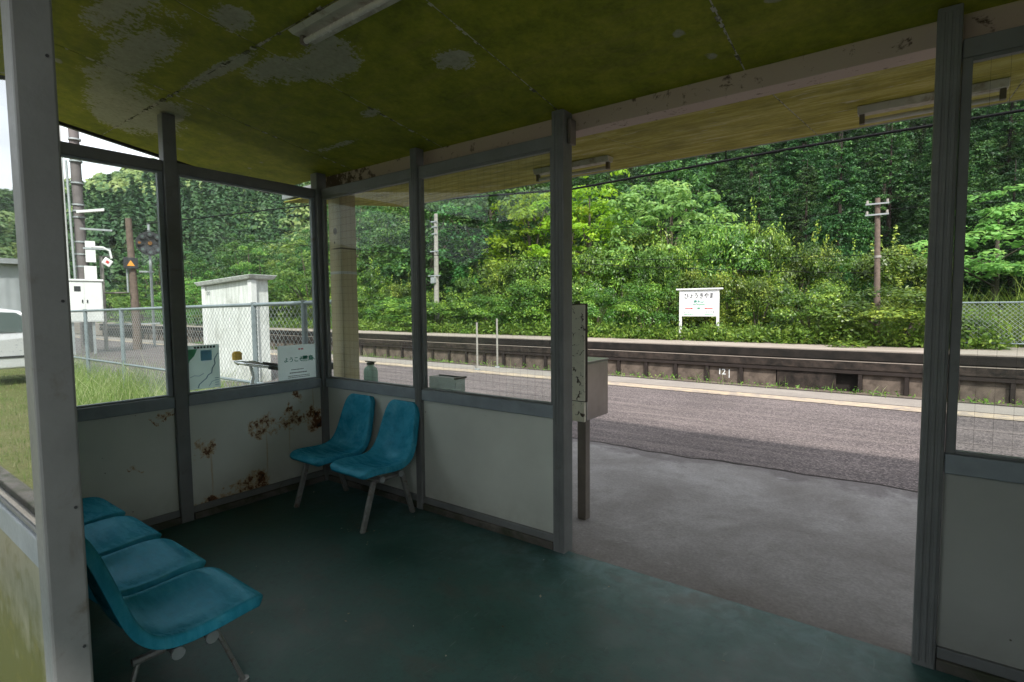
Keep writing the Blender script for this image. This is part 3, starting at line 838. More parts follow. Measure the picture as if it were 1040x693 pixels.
# windows: frame > pane
def win_f(x0, x1, fw=.018):
    z0, z1 = ZS1 + .001, ZB0 - .001; y0, y1 = .004, .034
    mb = MB(); mb.box(x0, x0 + fw, y0, y1, z0, z1); mb.box(x1 - fw, x1, y0, y1, z0, z1)
    mb.box(x0 + fw, x1 - fw, y0, y1, z0, z0 + .012); mb.box(x0 + fw, x1 - fw, y0, y1, z1 - .014, z1)
    w = mb.build('window', M['post'], sh, bevel=.002)
    MB().box(x0 + fw, x1 - fw, .016, .021, z0 + .012, z1 - .014).build('pane', M['glass_front'], w)
win_f(.024, 1.050, .028); win_f(1.114, 2.164); win_f(3.874, 4.898, .03)
def win_e(y0, y1, x0=-.042, fw=.016, fb=.016):
    z0, z1 = ZS1 + .001, ZB0 - .001
    mb = MB(); mb.box(x0, x0 + .03, y0, y0 + fw, z0, z1); mb.box(x0, x0 + .03, y1 - fb, y1, z0, z1)
    mb.box(x0, x0 + .03, y0 + fw, y1 - fb, z0, z0 + .012); mb.box(x0, x0 + .03, y0 + fw, y1 - fb, z1 - .012, z1)
    w = mb.build('window', M['rail'], sh, bevel=.002)
    MB().box(x0 + .012, x0 + .017, y0 + fw, y1 - fb, z0 + .012, z1 - .012).build('pane', M['glass_end'], w)
win_e(-1.010, -.032, fb=.028); win_e(-2.133, -1.092, fb=.03)
for x0, x1 in ((.014, 1.028), (1.102, 2.172)):
    z0, z1 = ZS1 + .001, ZB0 - .001
    mb = MB(); mb.box(x0, x0 + .02, -2.188, -2.15, z0, z1); mb.box(x1 - .02, x1, -2.188, -2.15, z0, z1)
    mb.box(x0 + .02, x1 - .02, -2.188, -2.15, z0, z0 + .012); mb.box(x0 + .02, x1 - .02, -2.188, -2.15, z1 - .012, z1)
    w = mb.build('window', M['post'], sh, bevel=.002)
    MB().box(x0 + .02, x1 - .02, -2.184, -2.179, z0 + .012, z1 - .012).build('pane', M['glass_back'], w)

# roof: ceiling boards on both slopes, seams, valley beam, fascia
def slab(x0, x1, y0, y1, zf, th=.01, up=0):
    return MB().hexa([(x0, y0, zf(y0) + up), (x1, y0, zf(y0) + up), (x1, y1, zf(y1) + up), (x0, y1, zf(y1) + up),
                      (x0, y0, zf(y0) + up + th), (x1, y0, zf(y0) + up + th), (x1, y1, zf(y1) + up + th), (x0, y1, zf(y1) + up + th)])
rf = MB()
XL, XR = -.90, 6.4
for (ya, yb, zf) in ((-3.8, .098, cz), (.22, 1.65, kz)):
    rf.hexa([(XL, ya, zf(ya) + .03), (XR, ya, zf(ya) + .03), (XR, yb, zf(yb) + .03), (XL, yb, zf(yb) + .03),
             (XL, ya, zf(ya) + .10), (XR, ya, zf(ya) + .10), (XR, yb, zf(yb) + .10), (XL, yb, zf(yb) + .10)])
roof = rf.build('roof', M['galv'], sh)
xsm = [-.88, .325, 1.255, 2.19, 3.125, 4.06, 5.0, 6.38]
for (x0, x1) in zip(xsm[:-1], xsm[1:]):
    for (y0, y1) in ((-3.78, -2.96), (-2.954, -2.05), (-2.044, -1.143), (-1.137, .09)):
        slab(x0 + .003, x1 - .003, y0, y1, cz, .009).build('ceiling_board', M['ceiling'], roof, bevel=.002)
xsc = [-.88, .40, 1.335, 2.27, 3.21, 4.15, 5.1, 6.38]
for (x0, x1) in zip(xsc[:-1], xsc[1:]):
    slab(x0 + .003, x1 - .003, .22, 1.64, kz, .009).build('canopy_board', M['canopy'], roof, bevel=.002)
mb = MB()
for x in xsm[1:-1]:
    a, b = -3.78, .09
    mb.hexa([(x - .003, a, cz(a) + .002), (x + .004, a, cz(a) + .002), (x + .004, b, cz(b) + .002), (x - .004, b, cz(b) + .002),
             (x - .004, a, cz(a) + .02), (x + .004, a, cz(a) + .02), (x + .004, b, cz(b) + .02), (x - .004, b, cz(b) + .02)])
for y in (-2.957, -2.047, -1.14):
    for x0, x1 in zip(xsm[:-1], xsm[1:]):
        mb.box(x0 + .004, x1 - .004, y - .005, y + .005, cz(y) + .0015, cz(y) + .02)
r_ = random.Random(12)
for x in xsm[1:-1]:                                     # lumps of old filler along the joints
    y = -3.7
    while y < .05:
        w = r_.uniform(.004, .013); l_ = r_.uniform(.01, .05)
        if r_.random() < .6:
            mb.hexa([(x - w, y, cz(y) - .0012), (x + w * .6, y + .004, cz(y) - .0012), (x + w * .7, y + l_, cz(y + l_) - .0012), (x - w * .8, y + l_ * .9, cz(y + l_) - .0012),
                     (x - w, y, cz(y) + .004), (x + w * .6, y + .004, cz(y) + .004), (x + w * .7, y + l_, cz(y + l_) + .004), (x - w * .8, y + l_ * .9, cz(y + l_) + .004)])
        y += l_ + r_.uniform(.01, .09)
for y in (-2.047, -1.14):
    x = -.85
    while x < 6.3:
        w = r_.uniform(.005, .016); l_ = r_.uniform(.012, .06)
        if r_.random() < .7: mb.box(x, x + l_, y - w, y + w * .8, cz(y) - .0035, cz(y) + .004)
        x += l_ + r_.uniform(.005, .07)
for x in xsc[1:-1]:
    a, b = .22, 1.64
    mb.hexa([(x - .004, a, kz(a) + .002), (x + .004, a, kz(a) + .002), (x + .004, b, kz(b) + .002), (x - .004, b, kz(b) + .002),
             (x - .004, a, kz(a) + .02), (x + .004, a, kz(a) + .02), (x + .004, b, kz(b) + .02), (x - .004, b, kz(b) + .02)])
mb.build('seam', M['seam'], roof)
mb = MB(); mb.box(XL, XR, 1.652, 1.685, kz(1.65) + .004, kz(1.65) + .12); mb.build('fascia', M['post'], roof)
mb = MB()
mb.hexa([(XL - .03, -3.8, cz(-3.8) - .012), (XL - .003, -3.8, cz(-3.8) - .012), (XL - .003, .1, cz(.1) - .012), (XL - .03, .1, cz(.1) - .012),
         (XL - .03, -3.8, cz(-3.8) + .13), (XL - .003, -3.8, cz(-3.8) + .13), (XL - .003, .1, cz(.1) + .13), (XL - .03, .1, cz(.1) + .13)])
mb.build('gable_fascia', M['dark'], roof)
MB().box(-.25, 6.3, .1, .215, 2.352, 2.455).build('valley_beam', M['valley'], sh, bevel=.004)
MB().box(2.243, 2.262, .03, .088, 2.27, 2.40).build('bracket', M['rust_post'], sh, bevel=.002)
# painted timber column outside the corner carrying the valley beam
t = NT('cream_column'); v = t.coord()
n = t.noise(t.coord('Object', (6, 6, .8)), 4, 7, .65); n2 = t.noise(v, 5, 5)
c = t.mix(n, (.56, .49, .32), (.40, .33, .19)); c = t.mix(t.ramp(n2, [(.55, 0), (.75, .7)]), c, (.48, .43, .32))
s = t.sep(v)
k1 = mask_spots(t, s[0], s[2], [(-.03, 2.02, .03, .035), (.01, 1.88, .12, .008), (-.04, 1.93, .012, .012)])
c = t.mix(t.ramp(k1, [(.1, 0), (.6, .9)]), c, (.06, .04, .02))
k2 = mask_spots(t, s[0], s[2], [(-.0, 1.685, .3, .013)])
c = t.mix(t.ramp(k2, [(.1, 0), (.4, .85)]), c, (.55, .56, .55))
M['column'] = t.done(t.bsdf(c, .75, 0, t.bump(n, .2, .004)))
MB().box(-.115, .045, .16, .31, 0, 2.352).build('column', M['column'], sh, bevel=.008)
MB().box(4.93, 5.09, .16, .31, 0, 2.352).build('column', M['column'], sh, bevel=.008)

# posters fixed to the end window
pm = thing('map_poster', (.0, -.9, 1.0), 'pale blue and green map poster stuck on the end window', 'poster')
MB().box(-.0235, -.0212, -1.0, -.795, .868, 1.160).build('sheet', M['map'], pm)
mb = MB(); mb.prism([(-.998, 1.02), (-.998, 1.135), (-.935, 1.135), (-.955, 1.09), (-.985, 1.06)], -.0211, -.0205, 'yzx'); mb.build('land_area', M['teal_ink'], pm)
MB().box(-.0211, -.0205, -.915, -.845, 1.055, 1.125).build('inset', M['blue_ink'], pm)
mb = MB()
def strokes(mb, pts, x, w):
    for (y0, z0), (y1, z1) in zip(pts[:-1], pts[1:]):
        d = Vector((0, y1 - y0, z1 - z0)); L = d.length
        if L < 1e-6: continue
        d /= L; nn = Vector((0, -d.z, d.y)) * w
        mb.obox((x, (y0 + y1) / 2, (z0 + z1) / 2), (.0004, 0, 0), d * (L / 2), nn)
strokes(mb, [(-.94, .875), (-.93, .90), (-.905, .92), (-.885, .935), (-.875, .955), (-.85, .97), (-.845, 1.0), (-.825, 1.03), (-.83, 1.06), (-.805, 1.10)], -.0208, .0028)
strokes(mb, [(-.985, .95), (-.96, .96), (-.93, .955), (-.90, .97)], -.0208, .0014)
strokes(mb, [(-.87, .88), (-.85, .91), (-.82, .92)], -.0208, .0014)
mb.build('route_line', M['line_ink'], pm)
mb = MB()
for k in range(7): mb.box(-.0211, -.0205, -.955 + k * .02, -.941 + k * .02, 1.138, 1.152)
mb.build('title_print', M['black_ink'], pm)
mb = MB()
for k in range(4): mb.box(-.0211, -.0205, -.83, -.805, .885 + k * .015, .889 + k * .015)
mb.build('legend_print', M['line_ink'], pm)
ps = thing('welcome_sign', (.0, -.2, .95), 'white welcome sign with green writing stuck on the end window by the corner', 'sign')
MB().box(-.0235, -.0212, -.375, -.062, .856, 1.118).build('sheet', M['poster'], ps)
text_mesh('welcome_text', 'ようこそ', .041, (-.0207, -.248, 1.005), ROT_YZ, M['green_ink'], ps, .0004)
text_mesh('place_text', '霧島', .048, (-.0207, -.128, 1.005), ROT_YZ, M['green_ink'], ps, .0012)
text_mesh('particle_text', 'へ', .034, (-.0207, -.085, 1.003), ROT_YZ, M['green_ink'], ps, .0004)
mb = MB(); mb.tube([(-.0211, -.20, 1.085), (-.0205, -.20, 1.085)], .008, 10); mb.box(-.0211, -.0205, -.188, -.165, 1.079, 1.091); mb.build('logo', M['pink'], ps)
mb = MB()
rr = random.Random(5)
for z, a, b, h in ((.93, -.27, -.17, .006), (.906, -.285, -.14, .008), (.882, -.30, -.12, .005), (.870, -.30, -.12, .005)):
    y = a
    while y < b:
        w = rr.uniform(.004, .009); mb.box(-.0211, -.0205, y, y + w, z - h / 2, z + h / 2); y += w + .003
mb.build('small_print', M['black_ink'], ps)

# ------------------------------------------------------------------ linked shell seats
def shell_obj(parent, cx, cy, name='seat_shell', flip=False):
    prof = [(-.250, .368, .150), (-.238, .385, .178), (-.20, .394, .196), (-.13, .388, .207), (-.05, .374, .209), (.03, .366, .205), (.09, .374, .200), (.135, .402, .196),
            (.165, .455, .190), (.188, .53, .180), (.206, .60, .170), (.222, .665, .160), (.234, .712, .148), (.240, .738, .128), (.243, .750, .100)]
    V = []; nr = len(prof); nc = 13
    for i, (y, z, w) in enumerate(prof):
        a = Vector(prof[max(i - 1, 0)][:2]); b = Vector(prof[min(i + 1, nr - 1)][:2]); d = (b - a).normalized()
        nrm = Vector((-d.y, d.x))                    # surface normal in the y-z plane (up / towards the sitter)
        k = math.sin(math.pi * min(max((i - 1) / (nr - 2), 0), 1))
        for j in range(nc):
            u = -1 + 2 * j / (nc - 1)
            side = .030 * k * (abs(u) ** 2.4) - .010 * k * math.cos(u * math.pi / 2)
            if i >= 8: side *= .8
            V.append((u * w, y + nrm.x * side, z + nrm.y * side))
    F = [(i * nc + j, i * nc + j + 1, (i + 1) * nc + j + 1, (i + 1) * nc + j) for i in range(nr - 1) for j in range(nc - 1)]
    # turned-down lip round the edge
    ring = [j for j in range(nc)] + [i * nc + nc - 1 for i in range(1, nr)] + [(nr - 1) * nc + j for j in range(nc - 2, -1, -1)] + [i * nc for i in range(nr - 2, 0, -1)]
    cen = Vector((0, 0, 0))
    L = []
    for q in ring:
        i = q // nc; j = q % nc
        a = Vector(prof[max(i - 1, 0)][:2]); b = Vector(prof[min(i + 1, nr - 1)][:2]); d = (b - a).normalized(); nrm = Vector((-d.y, d.x))
        p = Vector(V[q]); u = -1 + 2 * j / (nc - 1)
        out = Vector((u * .010 if abs(u) > .3 else 0, (-.008 if i == 0 else 0), 0))
        L.append((p + out * .6 - Vector((0, nrm.x, nrm.y)) * .010, p + out - Vector((0, nrm.x, nrm.y)) * .038))
    b0 = len(V)
    for a, b in L: V += [tuple(a), tuple(b)]
    n = len(ring)
    for k in range(n):
        k2 = (k + 1) % n
        F.append((ring[k], b0 + 2 * k, b0 + 2 * k2, ring[k2])); F.append((b0 + 2 * k, b0 + 2 * k + 1, b0 + 2 * k2 + 1, b0 + 2 * k2))
    mb = MB(); V = [(x * .955, y, z) for x, y, z in V]; mb.add([(cx + (-x if flip else x), cy + (-y if flip else y), z) for x, y, z in V], F)
    o = mb.build(name, M['shell'], parent, True)
    so = o.modifiers.new('solid', 'SOLIDIFY'); so.thickness = .006; so.offset = 0
    su = o.modifiers.new('sub', 'SUBSURF'); su.levels = 2; su.render_levels = 2
    return o

def leg_frame(parent, x, cy, f, rod=False):
    """pipes under the seats carry an inverted V of flat legs; f = -1 faces -Y, +1 faces +Y"""
    zt = .30 if not rod else .272
    MB().tube([(x, cy + f * -.12, zt), (x, cy + f * .14, zt)], .013, 8).build('cross_bar', M['steel_leg'], parent, True)
    for a, b in ((.13, .225), (-.10, -.185)):
        mb = MB(); p0 = Vector((x, cy + f * a, zt + .004)); p1 = Vector((x + .004, cy + f * b, .016))
        d = (p1 - p0); L = d.length; d.normalize(); s = Vector((1, 0, 0)); q = d.cross(s).normalized()
        if rod: mb.tube([p0, p1], .0085, 8)
        else: mb.obox((p0 + p1) / 2, s * .011, q * .017, d * L / 2)
        mb.build('leg', M['steel_leg'], parent, rod, bevel=0 if rod else .004)
        MB().tube([(x + .004, cy + f * b, .012), (x + .004, cy + f * b, .024)], .019, 12).build('foot', M['steel_leg'], parent, True)

def seat_row(name, xs, cy, facing, legs, ends, label):
    root = thing(name, ((xs[0] + xs[-1]) / 2, cy, .012), label, 'seats')
    for x in xs: shell_obj(root, x, cy, flip=facing > 0)
    zp = .318 if facing < 0 else .288
    for dy in ((-.055, .10) if facing < 0 else (-.02, .085)):
        y = cy + facing * dy
        MB().tube([(ends[0], y, zp), (ends[1], y, zp)], .014, 10).build('pipe', M['steel_leg'], root, True)
        for e, sgn in ((ends[0], -1), (ends[1], 1)):
            MB().tube([(e, y, zp), (e + sgn * .010, y, zp)], .021, 14).build('end_cap', M['galv'], root, True)
    for x in legs: leg_frame(root, x, cy, facing, facing > 0)
    return root
seat_row('linked_seats', [.475, .945], -.262, -1, [.345, 1.075], (.31, 1.115), 'pair of linked blue shell seats in the corner facing into the shelter')
seat_row('linked_seats', [.445, .888, 1.331, 1.774], -1.815, 1, [.32, 1.10, 1.80], (.24, 1.885), 'row of four linked blue shell seats along the back wall beside the near grey post')

# ------------------------------------------------------------------ light fittings under the ceiling
def batten(name, x0, x1, y, zf, w, label, grp, drop=.075, hood=.03):
    z = zf(y) - .003
    root = thing(name, ((x0 + x1) / 2, y, z), label, 'ceiling light', grp)
    mb = MB()
    mb.hexa([(x0, y - w * .32, z - hood), (x1, y - w * .32, z - hood), (x1, y + w * .32, z - hood), (x0, y + w * .32, z - hood),
             (x0, y - w / 2, z - .004), (x1, y - w / 2, z - .004), (x1, y + w / 2, z - .016 if zf is cz else z), (x0, y + w / 2, z - .016 if zf is cz else z)])
    mb.build('body', M['fitting'], root, bevel=.004)
    for x in (x0 + .02, x1 - .02):
        MB().box(x - .012, x + .012, y - .016, y + .016, z - drop - .012, z - hood).build('lamp_holder', M['rust_post'], root, bevel=.003)
    MB().tube([(x0 + .033, y, z - drop), (x1 - .033, y, z - drop)], .013, 12).build('tube', M['tube'], root, True)
    return root
M['fitting'] = plain('stained_fitting_enamel', (.60, .58, .50), .5, 0, .35, 6, .08, dirt=(.20, .15, .09), dirt_scale=7, lo=.5, hi=.7)
M['tube'] = plain('unlit_tube_glass', (.62, .60, .56), .25, 0, .1)
batten('strip_light', 1.53, 2.72, -1.085, cz, .135, 'unlit strip light on the mossy ceiling over the shelter floor', 'strip lights', .036, .014)
batten('strip_light', 1.40, 2.03, .97, kz, .10, 'unlit strip light under the canopy beside the middle door post', 'strip lights', .078, .04)
batten('strip_light', 3.49, 4.09, .97, kz, .10, 'unlit strip light under the canopy behind the dark right post', 'strip lights', .078, .04)
hk = MB(); hk.tube([(2.62, 1.66, kz(1.66) + .02), (2.62, 1.66, kz(1.66) - .06)], .006, 6)
hk.build('hanger_rod', M['dark'], sh)

# ------------------------------------------------------------------ ticket box on its post
tb = thing('ticket_box', (2.03, .5, 0), 'steel collection box on a post behind a chipped cream board by the door', 'ticket box')
MB().box(2.066, 2.128, .491, .550, .004, .70).build('post', M['rust_post'], tb, bevel=.004)
MB().box(1.89, 2.138, .46, .484, .79, 1.405).build('board', M['rust_board'], tb, bevel=.004)
MB().box(1.884, 2.144, .468, .490, .784, 1.412).build('board_edge', M['rust_edge'], tb, bevel=.003)
MB().box(1.90, 2.134, .462, .484, .655, .784).build('lower_plate', M['rust_board'], tb, bevel=.004)
MB().box(1.89, 2.139, .491, .785, .66, 1.03).build('box', M['stainless'], tb, bevel=.006)
MB().box(1.886, 2.143, .489, .79, 1.031, 1.042).build('box_lid', M['stainless'], tb, bevel=.004)

tb.location.x -= .03

# ------------------------------------------------------------------ things on the outer ledge
MB().box(.05, 1.05, .056, .16, .80, .823).build('ledge_board', M['kerb'], sh, bevel=.004)
jr = thing('plastic_bottle', (.44, .11, .823), 'pale green translucent bottle with a dark cap standing on the ledge outside', 'bottle')
mb = MB()
prof = [(.0, .055), (.012, .06), (.09, .06), (.115, .05), (.128, .03), (.14, .026)]
n = 20; vs_ = []; fs_ = []
for z, r_ in prof:
    for k in range(n):
        a = 2 * math.pi * k / n
        cx_, sx_ = math.cos(a), math.sin(a)
        sq = 1 / max(abs(cx_), abs(sx_)) ** .55
        vs_.append((.44 + r_ * cx_ * sq, .11 + r_ * .6 * sx_ * sq, .823 + z))
for i in range(len(prof) - 1):
    for k in range(n): fs_.append((i * n + k, i * n + (k + 1) % n, (i + 1) * n + (k + 1) % n, (i + 1) * n + k))
fs_.append(tuple(range(n))[::-1]); fs_.append(tuple((len(prof) - 1) * n + k for k in range(n)))
mb.add(vs_, fs_)
t = NT('cloudy_green_plastic'); b = t.bsdf((.62, .76, .68), .3); tr = t.n('ShaderNodeBsdfTranslucent'); tr.inputs[0].default_value = (.66, .78, .70, 1)
mx = t.n('ShaderNodeMixShader'); mx.inputs[0].default_value = .45; t.l(b, mx.inputs[1]); t.l(tr.outputs[0], mx.inputs[2])
M['bottle'] = t.done(mx.outputs[0])
mb.build('body', M['bottle'], jr, True)
MB().tube([(.44, .11, .963), (.44, .11, .98)], .030, 14).build('cap', M['dark'], jr, True)
MB().box(.375, .50, .105, .115, .981, .988).build('handle', M['rust_edge'], jr, bevel=.002)
lb = thing('leaflet_box', (1.2, .12, .82), 'clear acrylic leaflet box with a brown rim outside the front window', 'box')
mb = MB()
mb.box(1.115, 1.36, .068, .071, .825, .925); mb.box(1.115, 1.36, .16, .163, .825, .925); mb.box(1.115, 1.118, .0715, .1595, .825, .925); mb.box(1.357, 1.36, .0715, .1595, .825, .925)
mb.build('case', M['acrylic'], lb)
mb = MB(); mb.box(1.115, 1.345, .1635, .172, .918, .928); mb.box(1.350, 1.366, .064, .172, .918, .932); mb.build('rim', M['rust_post'], lb)
MB().box(1.112, 1.365, .063, .168, .800, .8245).build('shelf', M['galv'], lb)

# ------------------------------------------------------------------ platform posts
for (x, y, tp, lab) in ((-3.92, 6.46, 1.05, 'thin grey pole near the platform edge, left of two'), (-3.80, 7.02, 1.12, 'thin grey pole at the platform edge, right of two')):
    pp = thing('platform_pole', (x, y, 0), lab, 'pole', 'thin poles at the platform edge')
    MB().tube([(x, y, 0), (x, y, tp)], .021, 8).build('shaft', M['conc_pole'], pp, True)
    MB().tube([(x, y, .004), (x, y, .03)], .06, 10).build('base', M['galv'], pp, True)

# ------------------------------------------------------------------ station name board
sx, sy = -2.995, 18.75
nb = thing('station_sign', (sx, sy, 0), 'white station name board on two white legs in front of the hedge', 'sign')
for x in (sx - .70, sx + .70): MB().box(x - .045, x + .045, sy - .04, sy + .04, -.02, 1.90).build('leg', M['white'], nb, bevel=.008)
MB().box(sx - .86, sx + .86, sy - .09, sy + .09, 1.90, 1.96).build('top_rail', M['white'], nb, bevel=.01)
MB().box(sx - .655, sx + .655, sy - .03, sy + .02, .90, 1.885).build('board', M['board_white'], nb, bevel=.006)
yf = sy - .033
text_mesh('station_name', 'ひょうきやま', .235, (sx, yf, 1.665), ROT_XZ, M['black_ink'], nb, .002, sx=.80)
text_mesh('kanji_name', '表木山', .115, (sx, yf, 1.455), ROT_XZ, M['green_ink'], nb, .002, sx=1.1)
text_mesh('roman_name', 'Hyōkiyama', .10, (sx, yf, 1.355), ROT_XZ, M['teal_ink'], nb, .002, sx=1.0)
text_mesh('neighbour_name', 'なかふくら', .085, (sx - .38, yf, 1.06), ROT_XZ, M['grey_ink'], nb, .001)
text_mesh('neighbour_name', 'ひなたやま', .085, (sx + .38, yf, 1.06), ROT_XZ, M['grey_ink'], nb, .001)
text_mesh('neighbour_roman', 'Naka-Fukura', .07, (sx - .38, yf, .97), ROT_XZ, M['teal_ink'], nb, .001)
text_mesh('neighbour_roman', 'Hinatayama', .07, (sx + .38, yf, .97), ROT_XZ, M['teal_ink'], nb, .001)
for s_ in (-1, 1):
    mb = MB(); c_ = sx + s_ * .38
    mb.box(c_ - .14, c_ + .14, yf - .002, yf + .001, 1.185, 1.215)
    mb.prism([(c_ + .10, 1.165), (c_ + .17, 1.2), (c_ + .10, 1.235)] if s_ < 0 else [(c_ - .10, 1.165), (c_ - .17, 1.2), (c_ - .10, 1.235)], yf - .003, yf + .001)
    mb.build('arrow', M['red'], nb)
nb.scale = (1.035, 1.035, 1.035)
MB().box(sx - .05, sx + .05, yf - .002, yf + .001, 1.17, 1.24).build('number_patch', M['teal_ink'], nb)

# ------------------------------------------------------------------ chain-link fences
def chain_fence(name, A, B, H, step, wire, posts, label, r_post=.03, lower=None):
    A = Vector(A); B = Vector(B); d = (B - A); L = d.length; d.normalize()
    root = thing(name, A, label, 'fence')
    up = Vector((0, 0, 1))
    MB().tube([A + up * H, B + up * H], .022, 8).build('top_rail', M['fence'], root, True)
    if lower: MB().tube([A + up * lower, B + up * lower], .018, 8).build('lower_rail', M['fence'], root, True)
    for t_ in posts:
        p = A + d * t_; MB().tube([p - up * .05, p + up * (H + .03)], r_post, 8).build('post', M['fence'], root, True)
    mb = MB(); n_ = int((L + H) / step)
    for k in range(n_ + 1):
        s0 = k * step
        for sg in (1, -1):
            # wire runs diagonally from the foot (or the end post) up to the rail
            a0, a1 = s0 - H, s0
            z0, z1 = 0, H
            if sg < 0: z0, z1 = H, 0
            u0, u1 = max(a0, 0), min(a1, L)
            if u1 <= u0: continue
            w0 = z0 + (z1 - z0) * (u0 - a0) / H; w1 = z0 + (z1 - z0) * (u1 - a0) / H
            off = Vector((-d.y, d.x, 0)) * (.003 * sg)
            mb.tube([A + d * u0 + up * w0 + off, A + d * u1 + up * w1 + off], wire, 3, False)
    mb.build('mesh_panel', M['galv'], root)
    return root
chain_fence('chain_link_fence', (-.75, .75, .02), (-15, .95, -.11), 1.44, .085, .0022, [.05, .72, 1.80, 4.15, 6.35, 8.35, 10.3, 12.3, 14.2], 'galvanised chain link fence beside the shelter end, grass along its foot', .032, .50)
chain_fence('chain_link_fence', (4.55, 18.5, .16), (14, 18.5, .16), 1.22, .12, .006, [.05, 2.6, 5.2, 7.8], 'pale chain link fence on the far platform, seen right of the dark post', .03, .03)

# ------------------------------------------------------------------ white booth beyond the fence
bt = thing('white_booth', (-6.8, 2.9, 0), 'small white board booth with a sloping roof slab behind the fence', 'booth')
ax = Vector((.988, .152, 0)); ay = Vector((-.152, .988, 0)); A0 = Vector((-7.50, 2.32, 0)); Wd = 1.50; Dp = .42
def bp(u, v_, z): return A0 + ax * u + ay * v_ + Vector((0, 0, z))
def bhex(mb, u0, u1, v0, v1, z0, z1a, z1b=None):
    z1b = z1a if z1b is None else z1b
    return mb.hexa([bp(u0, v0, z0), bp(u1, v0, z0), bp(u1, v1, z0), bp(u0, v1, z0), bp(u0, v0, z1a), bp(u1, v0, z1b), bp(u1, v1, z1b), bp(u0, v1, z1a)])
bhex(MB(), .08, Wd - .08, .03, Dp, 0, 1.84, 1.94).build('wall', M['shed'], bt)
for u in (0, Wd - .10): bhex(MB(), u, u + .10, 0, .12, 0, 1.84 if u == 0 else 1.93).build('corner_post', M['white'], bt, bevel=.006)
mb = MB(); mb.hexa([bp(-.04, -.05, 1.845), bp(Wd + .04, -.05, 1.95), bp(Wd + .04, Dp + .05, 1.95), bp(-.04, Dp + .05, 1.845), bp(-.10, -.09, 1.915), bp(Wd + .09, -.09, 2.025), bp(Wd + .09, Dp + .09, 2.025), bp(-.10, Dp + .09, 1.915)])
mb.build('roof_slab', M['shed'], bt, bevel=.01)
text_mesh('small_notice', '00', .11, bp(.18, .026, 1.70), ((.988, 0, .152), (.152, 0, -.988), (0, 1, 0)), M['grey_ink'], bt, .001)
# ------------------------------------------------------------------ bicycle leaning outside
bk = thing('bicycle', (-.62, -.4, 0), 'parked bicycle outside the end window, only its handlebar with a yellow reflector showing', 'bicycle')
bx, by = -.62, -.42
fw_, rw_ = (-.62, -.36, .33), (-.62, .66, .33)
for c_ in (fw_, rw_):
    w = MB().torus(c_, (1, 0, 0), .32, .018, 32, 6).build('wheel', M['rubber'], bk, True)
    MB().torus(c_, (1, 0, 0), .30, .010, 32, 6).build('rim', M['chrome'], w, True)
    mb = MB()
    for k in range(14):
        a = 2 * math.pi * k / 14; mb.tube([c_, (c_[0], c_[1] + .3 * math.cos(a), c_[2] + .3 * math.sin(a))], .0015, 4)
    mb.tube([(c_[0] - .05, c_[1], c_[2]), (c_[0] + .05, c_[1], c_[2])], .018, 8); mb.build('spokes', M['chrome'], w)
hd = (-.62, -.24, .72); bb = (-.62, .16, .28); st = (-.62, .30, .70)
mb = MB()
for p, q in ((hd, bb), (bb, st), (st, rw_), (bb, rw_), ((-.62, -.22, .66), (-.62, .26, .48))): mb.tube([p, q], .016, 8)
mb.build('frame', M['galv'], bk, True)
mb = MB(); mb.tube([(-.62, -.235, .78), (-.62, -.30, .55), fw_], .014, 8); mb.build('fork', M['chrome'], bk, True)
mb = MB(); mb.tube([(-.62, -.235, .78), (-.62, -.255, .875)], .013, 8)
mb.tube([(-.90, -.12, .86), (-.84, -.30, .89), (-.70, -.36, .90), (-.62, -.345, .885), (-.54, -.36, .90), (-.42, -.30, .89), (-.36, -.10, .855)], .011, 8); mb.build('handlebar', M['chrome'], bk, True)
for x_ in (-.90, -.36):
    s_ = -1 if x_ < -.6 else 1
    MB().tube([(x_ - s_ * .005, -.14, .862), (x_ + s_ * .01, -.02, .84)], .017, 8).build('grip', M['rubber'], bk, True)
MB().tube([(-.46, -.36, .925), (-.46, -.36, .975), (-.46, -.36, .99)], [.036, .036, .022], 12).build('bell', M['yellow'], bk, True)
mb = MB(); mb.tube([(-.44, -.31, .905), (-.43, -.25, .91), (-.43, -.17, .885)], .007, 6); mb.build('brake_lever', M['chrome'], bk, True)
mb = MB(); mb.tube([st, (-.62, .325, .80)], .013, 8); mb.build('seat_post', M['chrome'], bk, True)
mb = MB(); mb.prism([(-.62 - .02, .10), (-.62 + .02, .10), (-.62 + .04, .28), (-.62 + .09, .40), (-.62 + .07, .46), (-.62 - .07, .46), (-.62 - .09, .40), (-.62 - .04, .28)], .80, .85, 'xyz'); mb.build('saddle', M['dark'], bk, bevel=.015)
mb = MB(); mb.torus((-.59, .16, .28), (1, 0, 0), .09, .006, 24, 5); mb.tube([(-.68, .16, .28), (-.54, .16, .28)], .012, 8); mb.box(-.57, -.555, .15, .17, .11, .28); mb.box(-.60, -.51, .13, .19, .10, .12); mb.build('crank', M['dark'], bk)
bk.scale = (.6, 1, 1.07); bk.location = (-.66, -.42, 0); bk.rotation_euler = (0, 0, R(-20))
mb = MB(); mb.tube([(-.62, .64, .33), (-.78, .72, .0)], .009, 6); mb.build('kick_stand', M['chrome'], bk, True)

